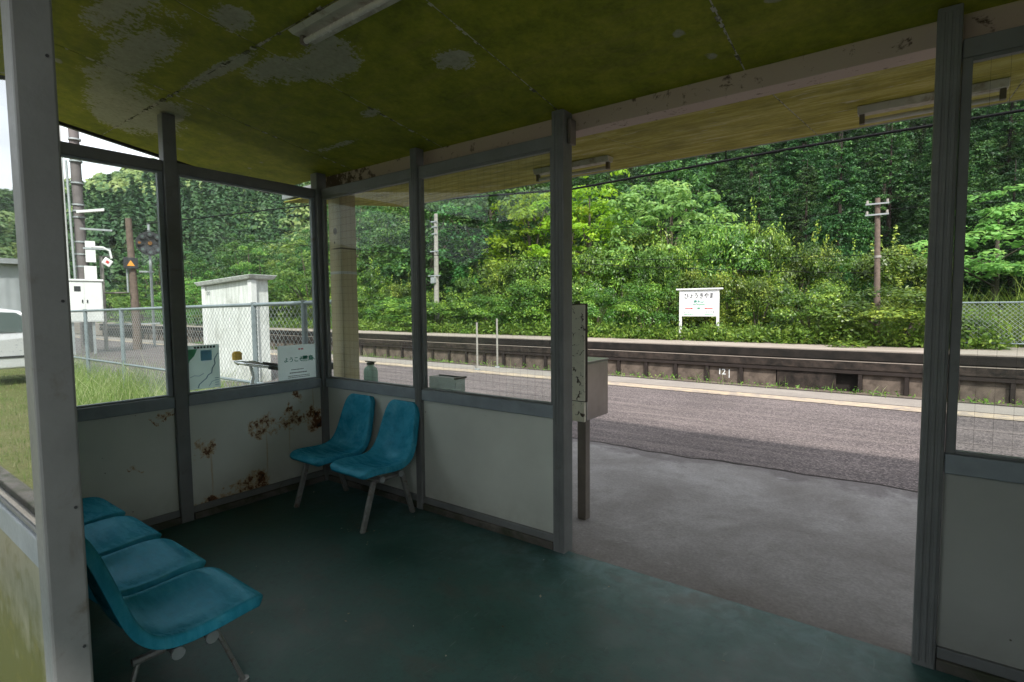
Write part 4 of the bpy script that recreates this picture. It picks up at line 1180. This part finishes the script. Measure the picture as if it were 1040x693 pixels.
# ------------------------------------------------------------------ signals, poles and cabinet down the line
cb = thing('equipment_cabinet', (-16.7, 2.9, 0), 'pale grey equipment cabinet on legs at the foot of the tall pole', 'cabinet')
u_ = Vector((.25, .968, 0)); w_ = Vector((-.968, .25, 0)); C0 = Vector((-17.17, 2.54, 0))
def cp(a, b, z): return C0 + u_ * a + w_ * b + Vector((0, 0, z))
def chex(mb, a0, a1, b0, b1, z0, z1): return mb.hexa([cp(a0, b0, z0), cp(a1, b0, z0), cp(a1, b1, z0), cp(a0, b1, z0), cp(a0, b0, z1), cp(a1, b0, z1), cp(a1, b1, z1), cp(a0, b1, z1)])
chex(MB(), 0, .90, 0, .5, 1.02, 2.30).build('body', M['white'], cb, bevel=.01)
chex(MB(), -.04, .94, -.05, .55, 2.302, 2.36).build('lid', M['white'], cb, bevel=.01)
for a0, a1 in ((.03, .445), (.455, .87)):
    dr = chex(MB(), a0, a1, -.012, -.001, 1.06, 2.26).build('door', M['white'], cb)
    am = a1 - .07 if a0 < .1 else a0 + .04
    chex(MB(), am, am + .03, -.03, -.013, 1.62, 1.72).build('handle', M['dark'], dr)
chex(MB(), .20, .36, -.02, -.013, 1.98, 2.14).build('vent', M['dark'], cb)
for a in (.08, .60):
    chex(MB(), a, a + .07, .1, .17, -.02, 1.02).build('leg', M['galv'], cb)
def dvec(x, y, z): return Vector((x, y, z))
bpz = thing('utility_pole', (-18.2, 3.0, 0), 'tall dark pole with conduits, crossarms and a lamp above the cabinet', 'utility pole')
MB().tube([(-18.2, 3.05, -.05), (-18.35, 3.05, 10.5)], [.17, .13], 12).build('shaft', M['brown_pole'], bpz, True)
for k, z in enumerate((2.8, 3.2, 3.6, 4.4, 4.6, 4.8, 5.5, 6.2, 6.9)):
    MB().tube([(-18.25, 3.05, z), (-18.25, 3.05, z + .05)], .18, 12).build('band', M['galv'], bpz, True)
MB().tube([(-18.42, 2.72, .3), (-18.5, 2.72, 9)], .05, 8).build('conduit', M['white'], bpz, True)
MB().tube([(-18.06, 2.80, 2.3), (-18.2, 2.78, 6.2)], .035, 8).build('conduit', M['galv'], bpz, True)
MB().obox((-17.75, 3.35, 4.02), u_ * .42, w_ * .04, (0, 0, .03)).build('crossarm', M['galv'], bpz)
MB().obox((-17.78, 3.35, 3.40), u_ * .36, w_ * .04, (0, 0, .03)).build('crossarm', M['galv'], bpz)
MB().obox(Vector((-17.85, 3.25, 4.62)), u_ * .36 + Vector((0, 0, .07)), w_ * .10, (0, 0, .04)).build('floodlight', M['white'], bpz)
MB().obox((-17.9, 3.2, 3.30), u_ * .13, w_ * .1, (0, 0, .34)).build('junction_box', M['white'], bpz)
mb = MB(); mb.tube([Vector((-17.8, 3.2, 3.25)) + u_ * a + Vector((0, 0, z)) for a, z in ((0, .2), (.3, .2), (.48, .1), (.52, -.15))], .035, 8); mb.build('lamp_arm', M['white'], bpz, True)
MB().obox(Vector((-17.4, 3.5, 2.95)), u_ * .10 + Vector((0, 0, -.075)), w_ * .08, Vector((0, 0, .095)) + u_ * .06).build('horn', M['white'], bpz, bevel=.02)
MB().obox(Vector((-17.4, 3.5, 2.95)) - w_ * .088, u_ * .035 + Vector((0, 0, -.027)), w_ * .004, Vector((0, 0, .035)) + u_ * .02).build('horn_grille', M['red'], bpz)
MB().obox((-18.0, 3.2, 2.62), u_ * .16, w_ * .1, (0, 0, .22)).build('junction_box', M['white'], bpz)

for c_ in bpz.children: c_.location.y += .22
wp = thing('timber_pole', (-18.05, 4.66, 0), 'short brown timber pole with an orange triangle plate on the platform', 'pole')
MB().tube([(-18.05, 4.66, -.05), (-18.05, 4.66, 1.0), (-18.15, 4.62, 4.55)], [.15, .135, .10], 10).build('shaft', M['wood_pole'], wp, True)
fc = Vector((-17.94, 4.55, 3.0))
MB().obox(fc, u_ * .21, w_ * .03, (0, 0, .19)).build('sign_plate', M['dark'], wp, bevel=.01)
mb = MB(); q0 = fc - w_ * .032
mb.add([q0 + u_ * -.115 + Vector((0, 0, -.10)), q0 + u_ * .115 + Vector((0, 0, -.10)), q0 + Vector((0, 0, .10)),
        q0 - w_ * .006 + u_ * -.115 + Vector((0, 0, -.10)), q0 - w_ * .006 + u_ * .115 + Vector((0, 0, -.10)), q0 - w_ * .006 + Vector((0, 0, .10))], [(0, 2, 1), (3, 4, 5), (0, 1, 4, 3), (1, 2, 5, 4), (2, 0, 3, 5)])
mb.build('triangle', M['orange'], wp)
MB().obox((-18.05, 4.60, .9), u_ * .75, w_ * .02, (0, 0, .025)).build('brace', M['galv'], wp)
sg = thing('signal_disc', (-19.1, 5.6, 0), 'round black warning signal with small orange lamps on a pole', 'signal')
gp = thing('frame_post', (-18.6, 4.2, 0), 'slim rust and grey frame post between cabinet and timber pole', 'post')
P1 = Vector((-18.75, 3.95, 0)); P2 = Vector((-18.1, 4.48, 0))
MB().tube([P1, P1 + Vector((0, 0, 3.25))], .06, 8).build('upright', M['conc_pole'], gp, True)
MB().tube([P2 + Vector((0, 0, 1.98)), P2 + Vector((0, 0, 3.0))], .03, 8).build('short_upright', M['galv'], gp, True)
MB().tube([P1 + Vector((-.1, 0, 3.22)), P1 + u_ * .35 + Vector((0, 0, 3.25))], .035, 8).build('top_bar', M['rust_post'], gp, True)
MB().tube([P1 + Vector((0, 0, 1.98)), P2 + Vector((0, 0, 1.98))], .03, 8).build('cross_bar', M['rust_post'], gp, True)
cS = Vector((-19.12, 5.58, 3.85))
MB().tube([cS + Vector((0, 0, -3.9)) + w_ * .12, cS + Vector((0, 0, .75)) + w_ * .12], .05, 8).build('shaft', M['galv'], sg, True)
MB().tube([cS - w_ * .05, cS + w_ * .05], .44, 28).build('disc', M['dark'], sg)
for k in range(8):
    a = math.pi * 2 * k / 8; c_ = cS - w_ * .055 + u_ * (.33 * math.cos(a)) + Vector((0, 0, .33 * math.sin(a)))
    hdz = MB().tube([c_, c_ - w_ * .08], .10, 12).build('lamp_hood', M['dark'], sg, True)
    MB().tube([c_ - w_ * .081, c_ - w_ * .086], .05, 10).build('lens', M['amber' if k in (0, 4) else 'car_glass'], hdz)
MB().tube([cS - w_ * .06, cS - w_ * .12], .07, 12).build('centre_lamp', M['amber'], sg, True)
MB().obox(cS + Vector((0, 0, -1.05)) - u_ * .15, u_ * .22, w_ * .02, (0, 0, .03)).build('step', M['galv'], sg)

# ---- far line poles and wires
fp = thing('concrete_pole', (-18.6, 20.3, 0), 'tall thin grey concrete pole standing in front of the left bushes', 'utility pole')
MB().tube([(-18.6, 20.0, -.3), (-18.5, 20.0, 6.75)], [.17, .11], 10).build('shaft', M['conc_pole'], fp, True)
for z, s_ in ((6.3, .3), (6.0, .25), (5.6, .25), (4.6, .4), (3.2, .6)):
    MB().box(-18.5 - s_, -18.5 + s_ * .6, 19.86, 19.92, z - .03, z + .03).build('crossarm', M['galv'], fp)
MB().box(-18.75, -18.45, 19.7, 19.88, 2.75, 3.1).build('transformer_box', M['galv'], fp, bevel=.02)
rp = thing('utility_pole', (2.72, 20.1, 0), 'brown timber utility pole with white insulators against the dark cedars', 'utility pole')
MB().tube([(2.78, 19.6, -.3), (2.66, 19.6, 4.92)], [.105, .078], 10).build('shaft', M['wood_pole'], rp, True)
for z in (4.72, 4.36):
    ca = MB().box(2.66 - .33, 2.66 + .33, 19.46, 19.52, z - .025, z + .025).build('crossarm', M['galv'], rp)
    for dx in (-.28, .28): MB().tube([(2.66 + dx, 19.49, z + .025), (2.66 + dx, 19.49, z + .13)], [.04, .032], 8).build('insulator', M['conc_pole'], ca, True)
MB().tube([(2.72, 19.6, 2.92), (2.72, 19.6, 3.0)], .105, 10).build('band', M['conc_pole'], rp, True)
def wire(name, pts, r_, label, sag=0.):
    P = [Vector(p) for p in pts]; out = []
    for a, b in zip(P[:-1], P[1:]):
        for k in range(13):
            t_ = k / 13; q = a.lerp(b, t_); q.z -= sag * 4 * t_ * (1 - t_); out.append(q)
    out.append(P[-1])
    o_ = MB().tube(out, r_, 6).build(name, M['cable'], None, True); return tag(o_, label, 'cable')
wire('overhead_cable', [(-19.5, 5.2, 4.5), (-7.05, 5, 3.80), (-3.5, 5, 3.44), (-.66, 5, 3.245), (2.44, 5, 3.315), (4.585, 5, 3.318), (9, 5, 3.37), (22, 5, 3.9)], .017, 'thick black cable strung low across the view over the platform')
for a, b, lab, sg_ in (((-18.6, 19.9, 6.0), (2.4, 19.49, 4.51), 'thin wire from the concrete pole to the upper arm of the brown pole', .35),
                       ((-18.6, 19.9, 4.6), (2.6, 19.5, 3.02), 'thin wire from the concrete pole to the lower band of the brown pole', .3),
                       ((2.94, 19.49, 4.87), (24, 19.5, 5.2), 'thin wire leaving the brown pole rightwards from its top arm', .3),
                       ((2.94, 19.49, 4.51), (24, 19.5, 4.75), 'thin wire leaving the brown pole rightwards from its second arm', .3),
                       ((2.85, 19.5, 2.98), (24, 19.5, 3.5), 'thin wire leaving the brown pole rightwards at its white band', .2),
                       ((-18.4, 3.1, 4.15), (-60, 16, 4.6), 'thin wire running from the tall dark pole down the line', .2),
                       ((-18.15, 4.6, 4.2), (2.78, 19.6, 2.4), 'thin wire crossing the tracks from the timber pole', .3)):
    wire('overhead_wire', [a, b], .011, lab, sg_)

# ------------------------------------------------------------------ station forecourt, seen mirrored in the side glass
car = thing('parked_car', (-10.4, -5.0, 0), 'silver parked car mirrored in the side window glass', 'car')
prof = [(-2.0, .32), (-2.02, .62), (-1.9, .88), (-1.15, .98), (-.6, 1.40), (-.2, 1.47), (1.1, 1.47), (1.6, 1.40), (1.95, 1.0), (2.02, .62), (1.98, .32)]
bmz = MB()
Y0 = -3.8
half = .78
sec = [(-half, .0), (-half * .985, .0)]
ring = []
for (yy, zz) in prof:
    inset = .0 if zz < .95 else (zz - .95) * .36
    ring.append(((-10.4 - half + inset, Y0 + yy, zz), (-10.4 + half - inset, Y0 + yy, zz)))
vs_ = [p for a, b in ring for p in (a, b)]; n = len(ring)
fs_ = [(2 * i, 2 * i + 1, 2 * ((i + 1) % n) + 1, 2 * ((i + 1) % n)) for i in range(n)]
fs_ += [tuple(2 * i for i in range(n)), tuple(2 * i + 1 for i in reversed(range(n)))]
bmz.add(vs_, fs_); bmz.build('body', M['asphalt_car'], car, bevel=.04, seg=3)
for sgn in (-1, 1):
    for poly in ([(-.98, 1.0), (-.55, 1.36), (.15, 1.40), (.15, 1.0)], [(.22, 1.0), (.22, 1.40), (1.1, 1.40), (1.5, 1.33), (1.7, 1.02)]):
        def pxz(yy, zz): return (-10.4 + sgn * (half - max(0, zz - .95) * .36 + .004), Y0 + yy, zz)
        m2 = MB(); m2.add([pxz(*q) for q in poly] + [(p[0] + sgn * .004, p[1], p[2]) for p in (pxz(*q) for q in poly)],
                          [tuple(range(len(poly))), tuple(range(len(poly), 2 * len(poly)))[::-1]] + [(i, (i + 1) % len(poly), len(poly) + (i + 1) % len(poly), len(poly) + i) for i in range(len(poly))])
        m2.build('side_window', M['car_glass'], car)
    for yy in (-1.28, 1.28):
        w = MB().tube([(-10.4 + sgn * (half - .17), Y0 + yy, .30), (-10.4 + sgn * (half + .01), Y0 + yy, .30)], .30, 24).build('wheel', M['rubber'], car, bevel=.02)
        MB().tube([(-10.4 + sgn * (half + .0105), Y0 + yy, .30), (-10.4 + sgn * (half + .02), Y0 + yy, .30)], .19, 18).build('rim', M['chrome'], w)
    MB().box(-10.4 + sgn * (half + .003) - .006, -10.4 + sgn * (half + .003) + .006, Y0 - 1.9, Y0 + 1.9, .52, .56).build('trim_strip', M['dark'], car)
hs_ = thing('grey_shed', (-21, -9, 0), 'pale grey sided shed behind the parked car', 'shed')
MB().box(-26, -20.5, -14, -4.6, 0, 2.95).build('wall', M['siding'], hs_)
MB().box(-26.3, -20.2, -14.3, -4.3, 2.952, 3.12).build('roof', M['galv'], hs_)
MB().box(-20.497, -20.45, -9.2, -8.0, 0, 2.0).build('door', M['galv'], hs_)

# ------------------------------------------------------------------ vegetation
used = set()
bush = [make_bush('hedge_bush', 100 + k, M['leaf_bush']) for k in range(4)]
LB = ['dense green bush in the hedge behind the far platform', 'leafy hedge bush behind the far platform']
rng = np.random.default_rng(4)
prof_x = [-60, -45, -32, -26, -20, -17, -13.8, -11, -9, -6, -4.5, -3.3, -1.2, .4, 1.8, 3.2, 4.2]
prof_z = [3.2, 3.6, 3.9, 3.7, 2.9, 3.0, 4.0, 4.5, 4.5, 4.6, 5.0, 5.4, 5.1, 4.4, 3.8, 3.1, 2.6]
k = 0
for row, (yy, hs) in enumerate(((19.5, .62), (21.9, 1.06), (23.6, 1.16))):
    x = (-44., -58., -8.)[row]
    while x < (4.2, 4.2, 1.6)[row]:
        big = rng.random() < .5
        h = np.interp(x, prof_x, prof_z) * hs * (rng.uniform(1.02, 1.2) if big else rng.uniform(.80, 1.0))
        w = (rng.uniform(.85, 1.15) if big else rng.uniform(.55, .8)) * (1.0 if x > -30 else 1.35)
        y = yy + rng.uniform(-.45, .8) + (.7 if not row and -4.6 < x < -1.2 else 0)
        place(bush[k % 4], used, x, y, -.1, (w, w * .8, h / 3.95), rng.uniform(-.6, .6) + (math.pi if rng.random() < .5 else 0),
              'dense green bush in the hedge wall along the far platform', 'bush', 'hedge bushes along the far platform')
        x += rng.uniform(1.5, 2.7) * (1.0 if x > -30 else 1.5); k += 1

bright = [make_tree('bright_tree', 200, M['leaf_bright'], 9.5, 3.2, 150, 46, .30, .16, .3, (.4, .8), .7), make_tree('bright_tree', 201, M['leaf_bright'], 9., 3.0, 140, 46, .30, .15, .3, (.35, .8), .7)]
pale = make_tree('pale_tree', 210, M['leaf_pale'], 8.0, 3.3, 150, 46, .28, .14, .35, (.35, .7), .5)
darkt = [make_tree('broadleaf_tree', 220 + q, M['leaf_dark'], 13., 4.6, 210, 46, .34, .24, .22, (.55, 1.1), .9) for q in range(3)]
place(bright[0], used, -11.3, 25.2, 0, .98, .4, 'bright yellow-green tree rising behind the hedge next to the middle door post', 'tree')
place(bright[1], used, -15.2, 25.6, 0, 1.06, 2.2, 'bright green tree over the hedge seen through the right-hand front window', 'tree')
place(pale, used, -6.9, 25.5, 0, (1.15, 1.0, 1.0), 1.2, 'pale green spreading tree rising behind the hedge above the name board', 'tree')
place(pale, used, 6.6, 29.5, .3, (1.05, 1.0, .74), 3.1, 'low pale spreading tree behind the fence right of the dark post', 'tree')
for i, (x, y, s_, lab) in enumerate(((-20.5, 29, 1.0, 'dark broadleaf tree behind the concrete pole'), (-25.5, 27, .92, 'dark broadleaf tree just left of the concrete pole'),
        (-31, 30, 1.05, 'tall dark broadleaf tree seen through the left-hand front window'), (-38, 29, 1.0, 'dark broadleaf tree beside the cream column'), (-16.5, 31, 1.05, 'dark broadleaf tree behind the bright green tree'),
        (-27, 36, 1.25, 'tallest dark tree behind the concrete pole'), (-45, 34, 1.15, 'large dark tree beyond the cream column'), (-9, 31.5, .9, 'dark tree behind the pale spreading tree'))):
    place(darkt[i % 3], used, x, y, hz(x, y) - .2, s_, i * 1.3, lab, 'tree')
midt = [make_tree('rounded_tree', 240 + q, M['leaf_mid'], 6.2, 3.4, 190, 40, .26, .13, .06, (.35, .8), .95) for q in range(2)]
for i, (x, y, s_, lab) in enumerate(((-38.5, 20.2, 1.0, 'rounded leafy tree behind the right side of the white booth'), (-46.5, 19.6, .86, 'rounded leafy tree above the left side of the white booth'),
        (-32.5, 20.6, 1.05, 'rounded leafy tree beside the corner post in the end window'), (-52, 19.3, .78, 'rounded tree between the end window mullion and the booth'), (-60, 19.2, .8, 'rounded bushy tree behind the signal disc'),
        (-70, 19.4, .78, 'low bushy tree behind the timber pole'), (-82, 18.6, .8, 'low bushy tree between cabinet and timber pole'), (-36, 25.5, 1.25, 'taller leafy tree behind the booth trees'))):
    place(midt[i % 2], used, x, y, -.4, s_, i * 2.1, lab, 'tree')

ced = [make_cedar('cedar_tree', 300 + q, M['leaf_cedar'], 14, 2.5) for q in range(4)]
rng = np.random.default_rng(9); cnt = 0
for r_ in range(13):
    y = 31.5 + r_ * 3.7
    x0 = -26 - r_ * 1.6; x1 = 12 + r_ * 1.3
    x = x0 + rng.uniform(0, 3)
    while x < x1 and cnt < 285:
        if not (y < 35 and x < -5):
            s_ = rng.uniform(.72, 1.0)
            place(ced[cnt % 4], used, x + rng.uniform(-.8, .8), y + rng.uniform(-1.1, 1.1), hz(x, y) - .3, (s_ * rng.uniform(.85, 1.05), s_ * rng.uniform(.85, 1.05), s_ * rng.uniform(.66, .80)), rng.uniform(0, 6.28),
                  'dark green cedar in the plantation on the hillside', 'tree', 'cedars on the hillside')
            cnt += 1
        x += rng.uniform(3.0, 4.3)
print('cedars', cnt)

# broadleaf trees on the nearer slope between the cedars and the far wood
rng = np.random.default_rng(77); cnt2 = 0; tries = 0; spots = []
while cnt2 < 60 and tries < 4000:
    tries += 1
    x, y = rng.uniform(-85, -20), rng.uniform(26, 82); d_ = math.hypot(x - 3.8, y + 2.5)
    if d_ > 96 or (y > 30 and x > -27 - (y - 31.5) * .43): continue
    if any((x - a) ** 2 + (y - b) ** 2 < 26 for a, b in spots): continue
    spots.append((x, y))
    place((darkt + midt)[cnt2 % 5], used, x, y, hz(x, y) - .4, rng.uniform(.62, .85) if cnt2 % 5 < 3 else rng.uniform(1.1, 1.5), rng.uniform(0, 6.28),
          'broadleaf tree in the mixed wood on the slope left of the cedars', 'tree', 'broadleaf trees on the slope')
    cnt2 += 1
print('slope trees', cnt2)

# far-off wood on the mountain: one mass
rng = np.random.default_rng(21)
n = 26000
X = rng.uniform(-330, 40, n); Y = rng.uniform(-200, 150, n)
Z = hill(X, Y)
dist = np.hypot(X - 3.8, Y + 2.5); az = np.degrees(np.arctan2(-(X - 3.8), Y + 2.5))
ced_zone = (Y > 26) & (Y < 80) & (X > -30 - (Y - 31.5) * .43) & (X < 20)
gxh = (hill(X + 2, Y) - Z) * (X - 3.8) + (hill(X, Y + 2) - Z) * (Y + 2.5)
okm = (Z > 1.0) & (az > 47) & (az < 116) & ~ced_zone & (gxh > -25) & (dist > 88)
X, Y, Z, dist = X[okm], Y[okm], Z[okm], dist[okm]
m = 1900
X, Y, Z, dist = X[:m], Y[:m], Z[:m], dist[:m]
con = (np.sin(X * .05 + 2) + np.cos(Y * .06 + X * .02) + rng.normal(size=len(X)) * .35 > .25) & (Z < 34)
rad = np.where(con, rng.uniform(1.7, 2.6, len(X)), rng.uniform(2.8, 5.6, len(X)))
hgt = np.where(con, rng.uniform(8, 12, len(X)), rng.uniform(5, 8.5, len(X)))
per = 120
D = sph(len(X) * per, rng); D[:, 2] = np.abs(D[:, 2])
idx = np.repeat(np.arange(len(X)), per)
u = D[:, 2]; ci = con[idx]
rr_ = rng.uniform(.75, 1.05, len(idx)) * (1 + .18 * np.sin(3 * np.arctan2(D[:, 1], D[:, 0]) + idx) )
px = np.where(ci, (1 - u) ** .8 / np.maximum(np.hypot(D[:, 0], D[:, 1]), .05), 1) * D[:, 0] * rad[idx] * rr_
py = np.where(ci, (1 - u) ** .8 / np.maximum(np.hypot(D[:, 0], D[:, 1]), .05), 1) * D[:, 1] * rad[idx] * rr_
pz = hgt[idx] * np.where(ci, .12 + .88 * u, .42 + .58 * u)
P = np.stack([X[idx] + px, Y[idx] + py, Z[idx] + pz], 1)
N = D + rng.normal(size=D.shape) * .16; N[:, 2] += .2
tb_ = np.where(con, rng.uniform(.0, .2, len(X)), rng.uniform(.25, 1.0, len(X)))
fs_ = np.clip(dist / 200, .45, 1.15)[idx]
V, tt = leaf_arrays(P, N, rng.uniform(.9, 1.9, len(P)) * fs_, rng.uniform(.8, 1.5, len(P)) * fs_, tb_[idx] + rng.uniform(-.12, .12, len(P)), rng, .1)
fw = quads_object('distant_forest', V, tt, M['leaf_far']); tag(fw, 'far-off mixed wood covering the mountain beyond the line', 'forest', None, 'stuff')

# weeds along the back of the far platform and below its wall
rng = np.random.default_rng(31)
def weeds(name, n_pl, xf, yf_, zf, hf, leaf, label, mat, per=16):
    xs_ = xf(n_pl); ys_ = yf_(n_pl); h = hf(n_pl, xs_)
    idx = np.repeat(np.arange(n_pl), per)
    u = rng.uniform(0, 1, n_pl * per)
    P = np.stack([xs_[idx] + rng.normal(size=len(idx)) * .12 * (1 + u), ys_[idx] + rng.normal(size=len(idx)) * .12 * (1 + u), zf + h[idx] * u], 1)
    N = rng.normal(size=P.shape); N[:, 2] += .8
    l = leaf * rng.uniform(.6, 1.5, len(idx))
    V, t_ = leaf_arrays(P, N, l, l * .42, rng.uniform(.1, .6, n_pl)[idx] + rng.uniform(-.2, .4, len(idx)), rng, .2)
    return tag(quads_object(name, V, t_, mat), label, 'weeds', None, 'stuff')
weeds('weeds', 2200, lambda n: rng.uniform(-46, 6, n), lambda n: 18.32 + np.abs(rng.normal(size=n)) * .5, 0, lambda n, x: rng.uniform(.15, .75, n) * np.where(x > 2.8, 1.7, 1), .15,
      'low weeds and creepers along the foot of the hedge', M['leaf_weed'])
weeds('trackside_weeds', 260, lambda n: rng.uniform(-40, 8, n), lambda n: rng.uniform(15.3, 15.86, n), -1.2, lambda n, x: rng.uniform(.05, .22, n), .08, 'small weeds along the foot of the far platform wall', M['leaf_weed'], 10)
def blades(name, n, xr, yr, zb, hr, w, label, lean=.3, mat='grass', yfun=None):
    x = rng.uniform(*xr, n); y = rng.uniform(*yr, n); h = rng.uniform(*hr, n)
    cl_ = (np.sin(x * 2.1) * np.cos(y * 2.7 + 1) + rng.normal(size=n) * .4)
    h = h * np.clip(.8 + .3 * cl_, .35, 1.3)
    a = rng.uniform(0, 6.28, n); dx, dy = np.cos(a), np.sin(a)
    b = rng.uniform(0, 6.28, n); L = h * lean * rng.uniform(.2, 1.4, n)
    ex, ey = np.cos(b) * L, np.sin(b) * L
    p0 = np.stack([x - dx * w, y - dy * w, np.full(n, zb)], 1); p1 = np.stack([x + dx * w, y + dy * w, np.full(n, zb)], 1)
    p2 = np.stack([x + dx * w * .7 + ex * .35, y + dy * w * .7 + ey * .35, zb + h * .6], 1); p3 = np.stack([x - dx * w * .7 + ex * .35, y - dy * w * .7 + ey * .35, zb + h * .6], 1)
    q2 = np.stack([x + dx * w * .1 + ex, y + dy * w * .1 + ey, zb + h], 1); q3 = np.stack([x - dx * w * .1 + ex, y - dy * w * .1 + ey, zb + h], 1)
    V = np.concatenate([np.stack([p0, p1, p2, p3], 1), np.stack([p3, p2, q2, q3], 1)]).reshape(-1, 3)
    t_ = np.clip(rng.beta(2, 2.5, n), 0, 1); t_ = np.concatenate([t_, t_ + .12])
    return tag(quads_object(name, V, t_, M[mat]), label, 'grass', None, 'stuff')
blades('tall_grass', 17000, (-13, -1.2), (-1.6, 1.3), 0, (.15, .58), .0038, 'unmown tall grass around the fence foot beside the shelter', .7)
blades('lawn_grass', 16000, (-13, -1.5), (-7.5, -2.9), 0, (.03, .10), .003, 'short grass of the forecourt lawn before the car')
blades('reed_grass', 5000, (3.0, 13), (19.6, 23), 0, (.8, 1.9), .016, 'long arching grass behind the far platform fence', .55, 'leaf_weed')
blades('edge_grass', 90, (-12, 5), (7.0, 7.2), 0, (.05, .32), .004, 'scattered dry grass tufts on the near platform edge', .5)

rng = np.random.default_rng(5)
n = 70; P = np.stack([rng.uniform(.1, 4.6, n), -rng.beta(1.1, 2.2, n) * 2.0, np.full(n, .0165)], 1)
P[:14, 0] = rng.uniform(.9, 1.25, 14); P[:14, 1] = rng.uniform(-.6, -.42, 14)
N = rng.normal(size=(n, 3)) * .18; N[:, 2] = 1
V, tt = leaf_arrays(P, N, rng.uniform(.008, .026, n), rng.uniform(.004, .013, n), rng.uniform(0, 1, n), rng)
V[:, 2] = np.maximum(V[:, 2], .0135)
M['litter'] = m_leaf('dry_litter', (.10, .08, .05), (.26, .22, .15), (.50, .48, .42), .1, .8, 0)
tag(quads_object('litter', V, tt, M['litter']), 'crumbs of dry leaf and grit on the green floor', 'litter', None, 'stuff')

# ------------------------------------------------------------------ damp air over the valley
hzb = MB().box(-520, 300, -450, 340, -2.4, 118).build('haze', [], kind='stuff')
hm = bpy.data.materials.new('haze_air'); hm.use_nodes = True; hm.node_tree.nodes.clear()
ho = hm.node_tree.nodes.new('ShaderNodeOutputMaterial'); hv = hm.node_tree.nodes.new('ShaderNodeVolumePrincipled')
hv.inputs['Color'].default_value = (.92, .96, 1, 1); hv.inputs['Density'].default_value = .0002; hv.inputs['Anisotropy'].default_value = .3
hm.node_tree.links.new(hv.outputs[0], ho.inputs['Volume']); hzb.data.materials.append(hm)
hzb['label'] = 'thin damp haze in the valley air'; hzb['category'] = 'haze'

# ------------------------------------------------------------------ camera
f_px, pitch, yaw, roll = 545.17, .064959, .642829, -.0090327
F = Vector((-math.sin(yaw) * math.cos(pitch), math.cos(yaw) * math.cos(pitch), -math.sin(pitch)))
Rv = Vector((math.cos(yaw), math.sin(yaw), 0)); U = Rv.cross(F)
R2 = Rv * math.cos(roll) + U * math.sin(roll); U2 = -Rv * math.sin(roll) + U * math.cos(roll)
cam = bpy.data.cameras.new('camera'); co = bpy.data.objects.new('camera', cam); COL.objects.link(co)
mw = Matrix((R2, U2, -F)).transposed().to_4x4(); mw.translation = Vector((3.76593, -2.51866, 1.4)); co.matrix_world = mw
cam.sensor_fit = 'HORIZONTAL'; cam.sensor_width = 36; cam.lens = f_px / 1040 * 36; cam.clip_start = .02; cam.clip_end = 3000
S.camera = co

# ------------------------------------------------------------------ daylight
EL, AZ = 48., 45.                                       # sun behind the shelter, a little to the right
sd = Vector((math.sin(R(AZ)) * math.cos(R(EL)), -math.cos(R(AZ)) * math.cos(R(EL)), math.sin(R(EL))))
sun = bpy.data.lights.new('sun', 'SUN'); sun.energy = 4.8; sun.angle = R(2.2); sun.color = (1, .95, .88)
so = bpy.data.objects.new('sun', sun); COL.objects.link(so); so.rotation_euler = sd.to_track_quat('Z', 'Y').to_euler()
W = bpy.data.worlds.new('World'); S.world = W; W.use_nodes = True
nt = W.node_tree; nt.nodes.clear()
out = nt.nodes.new('ShaderNodeOutputWorld'); bg = nt.nodes.new('ShaderNodeBackground'); sky = nt.nodes.new('ShaderNodeTexSky')
sky.sky_type = 'NISHITA'; sky.sun_disc = False; sky.sun_elevation = R(EL); sky.sun_rotation = R(180 - AZ)
sky.air_density = 1.0; sky.dust_density = 4.0; sky.ozone_density = 1.0
tc = nt.nodes.new('ShaderNodeTexCoord'); nz = nt.nodes.new('ShaderNodeTexNoise'); nz.inputs['Scale'].default_value = 2.2; nz.inputs['Detail'].default_value = 7
rp_ = nt.nodes.new('ShaderNodeValToRGB'); rp_.color_ramp.elements[0].position = .32; rp_.color_ramp.elements[1].position = .6
rp_.color_ramp.elements[0].color = (.35, .35, .35, 1); rp_.color_ramp.elements[1].color = (.95, .95, .95, 1)
mx = nt.nodes.new('ShaderNodeMix'); mx.data_type = 'RGBA'; mx.inputs[7].default_value = (11.5, 12.0, 12.6, 1)
nt.links.new(tc.outputs['Generated'], nz.inputs['Vector']); nt.links.new(nz.outputs['Fac'], rp_.inputs['Fac']); nt.links.new(rp_.outputs['Color'], mx.inputs[0])
nt.links.new(sky.outputs[0], mx.inputs[6]); nt.links.new(mx.outputs[2], bg.inputs[0]); bg.inputs[1].default_value = .125
nt.links.new(bg.outputs[0], out.inputs[0])

vs = S.view_settings; vs.view_transform = 'Standard'; vs.look = 'None'; vs.exposure = 0.45; vs.gamma = 1.0; vs.use_curve_mapping = False
S.cycles.max_bounces = 8; S.cycles.diffuse_bounces = 5; S.cycles.transparent_max_bounces = 16
S.cycles.sample_clamp_indirect = 8; S.cycles.caustics_reflective = False; S.cycles.caustics_refractive = False
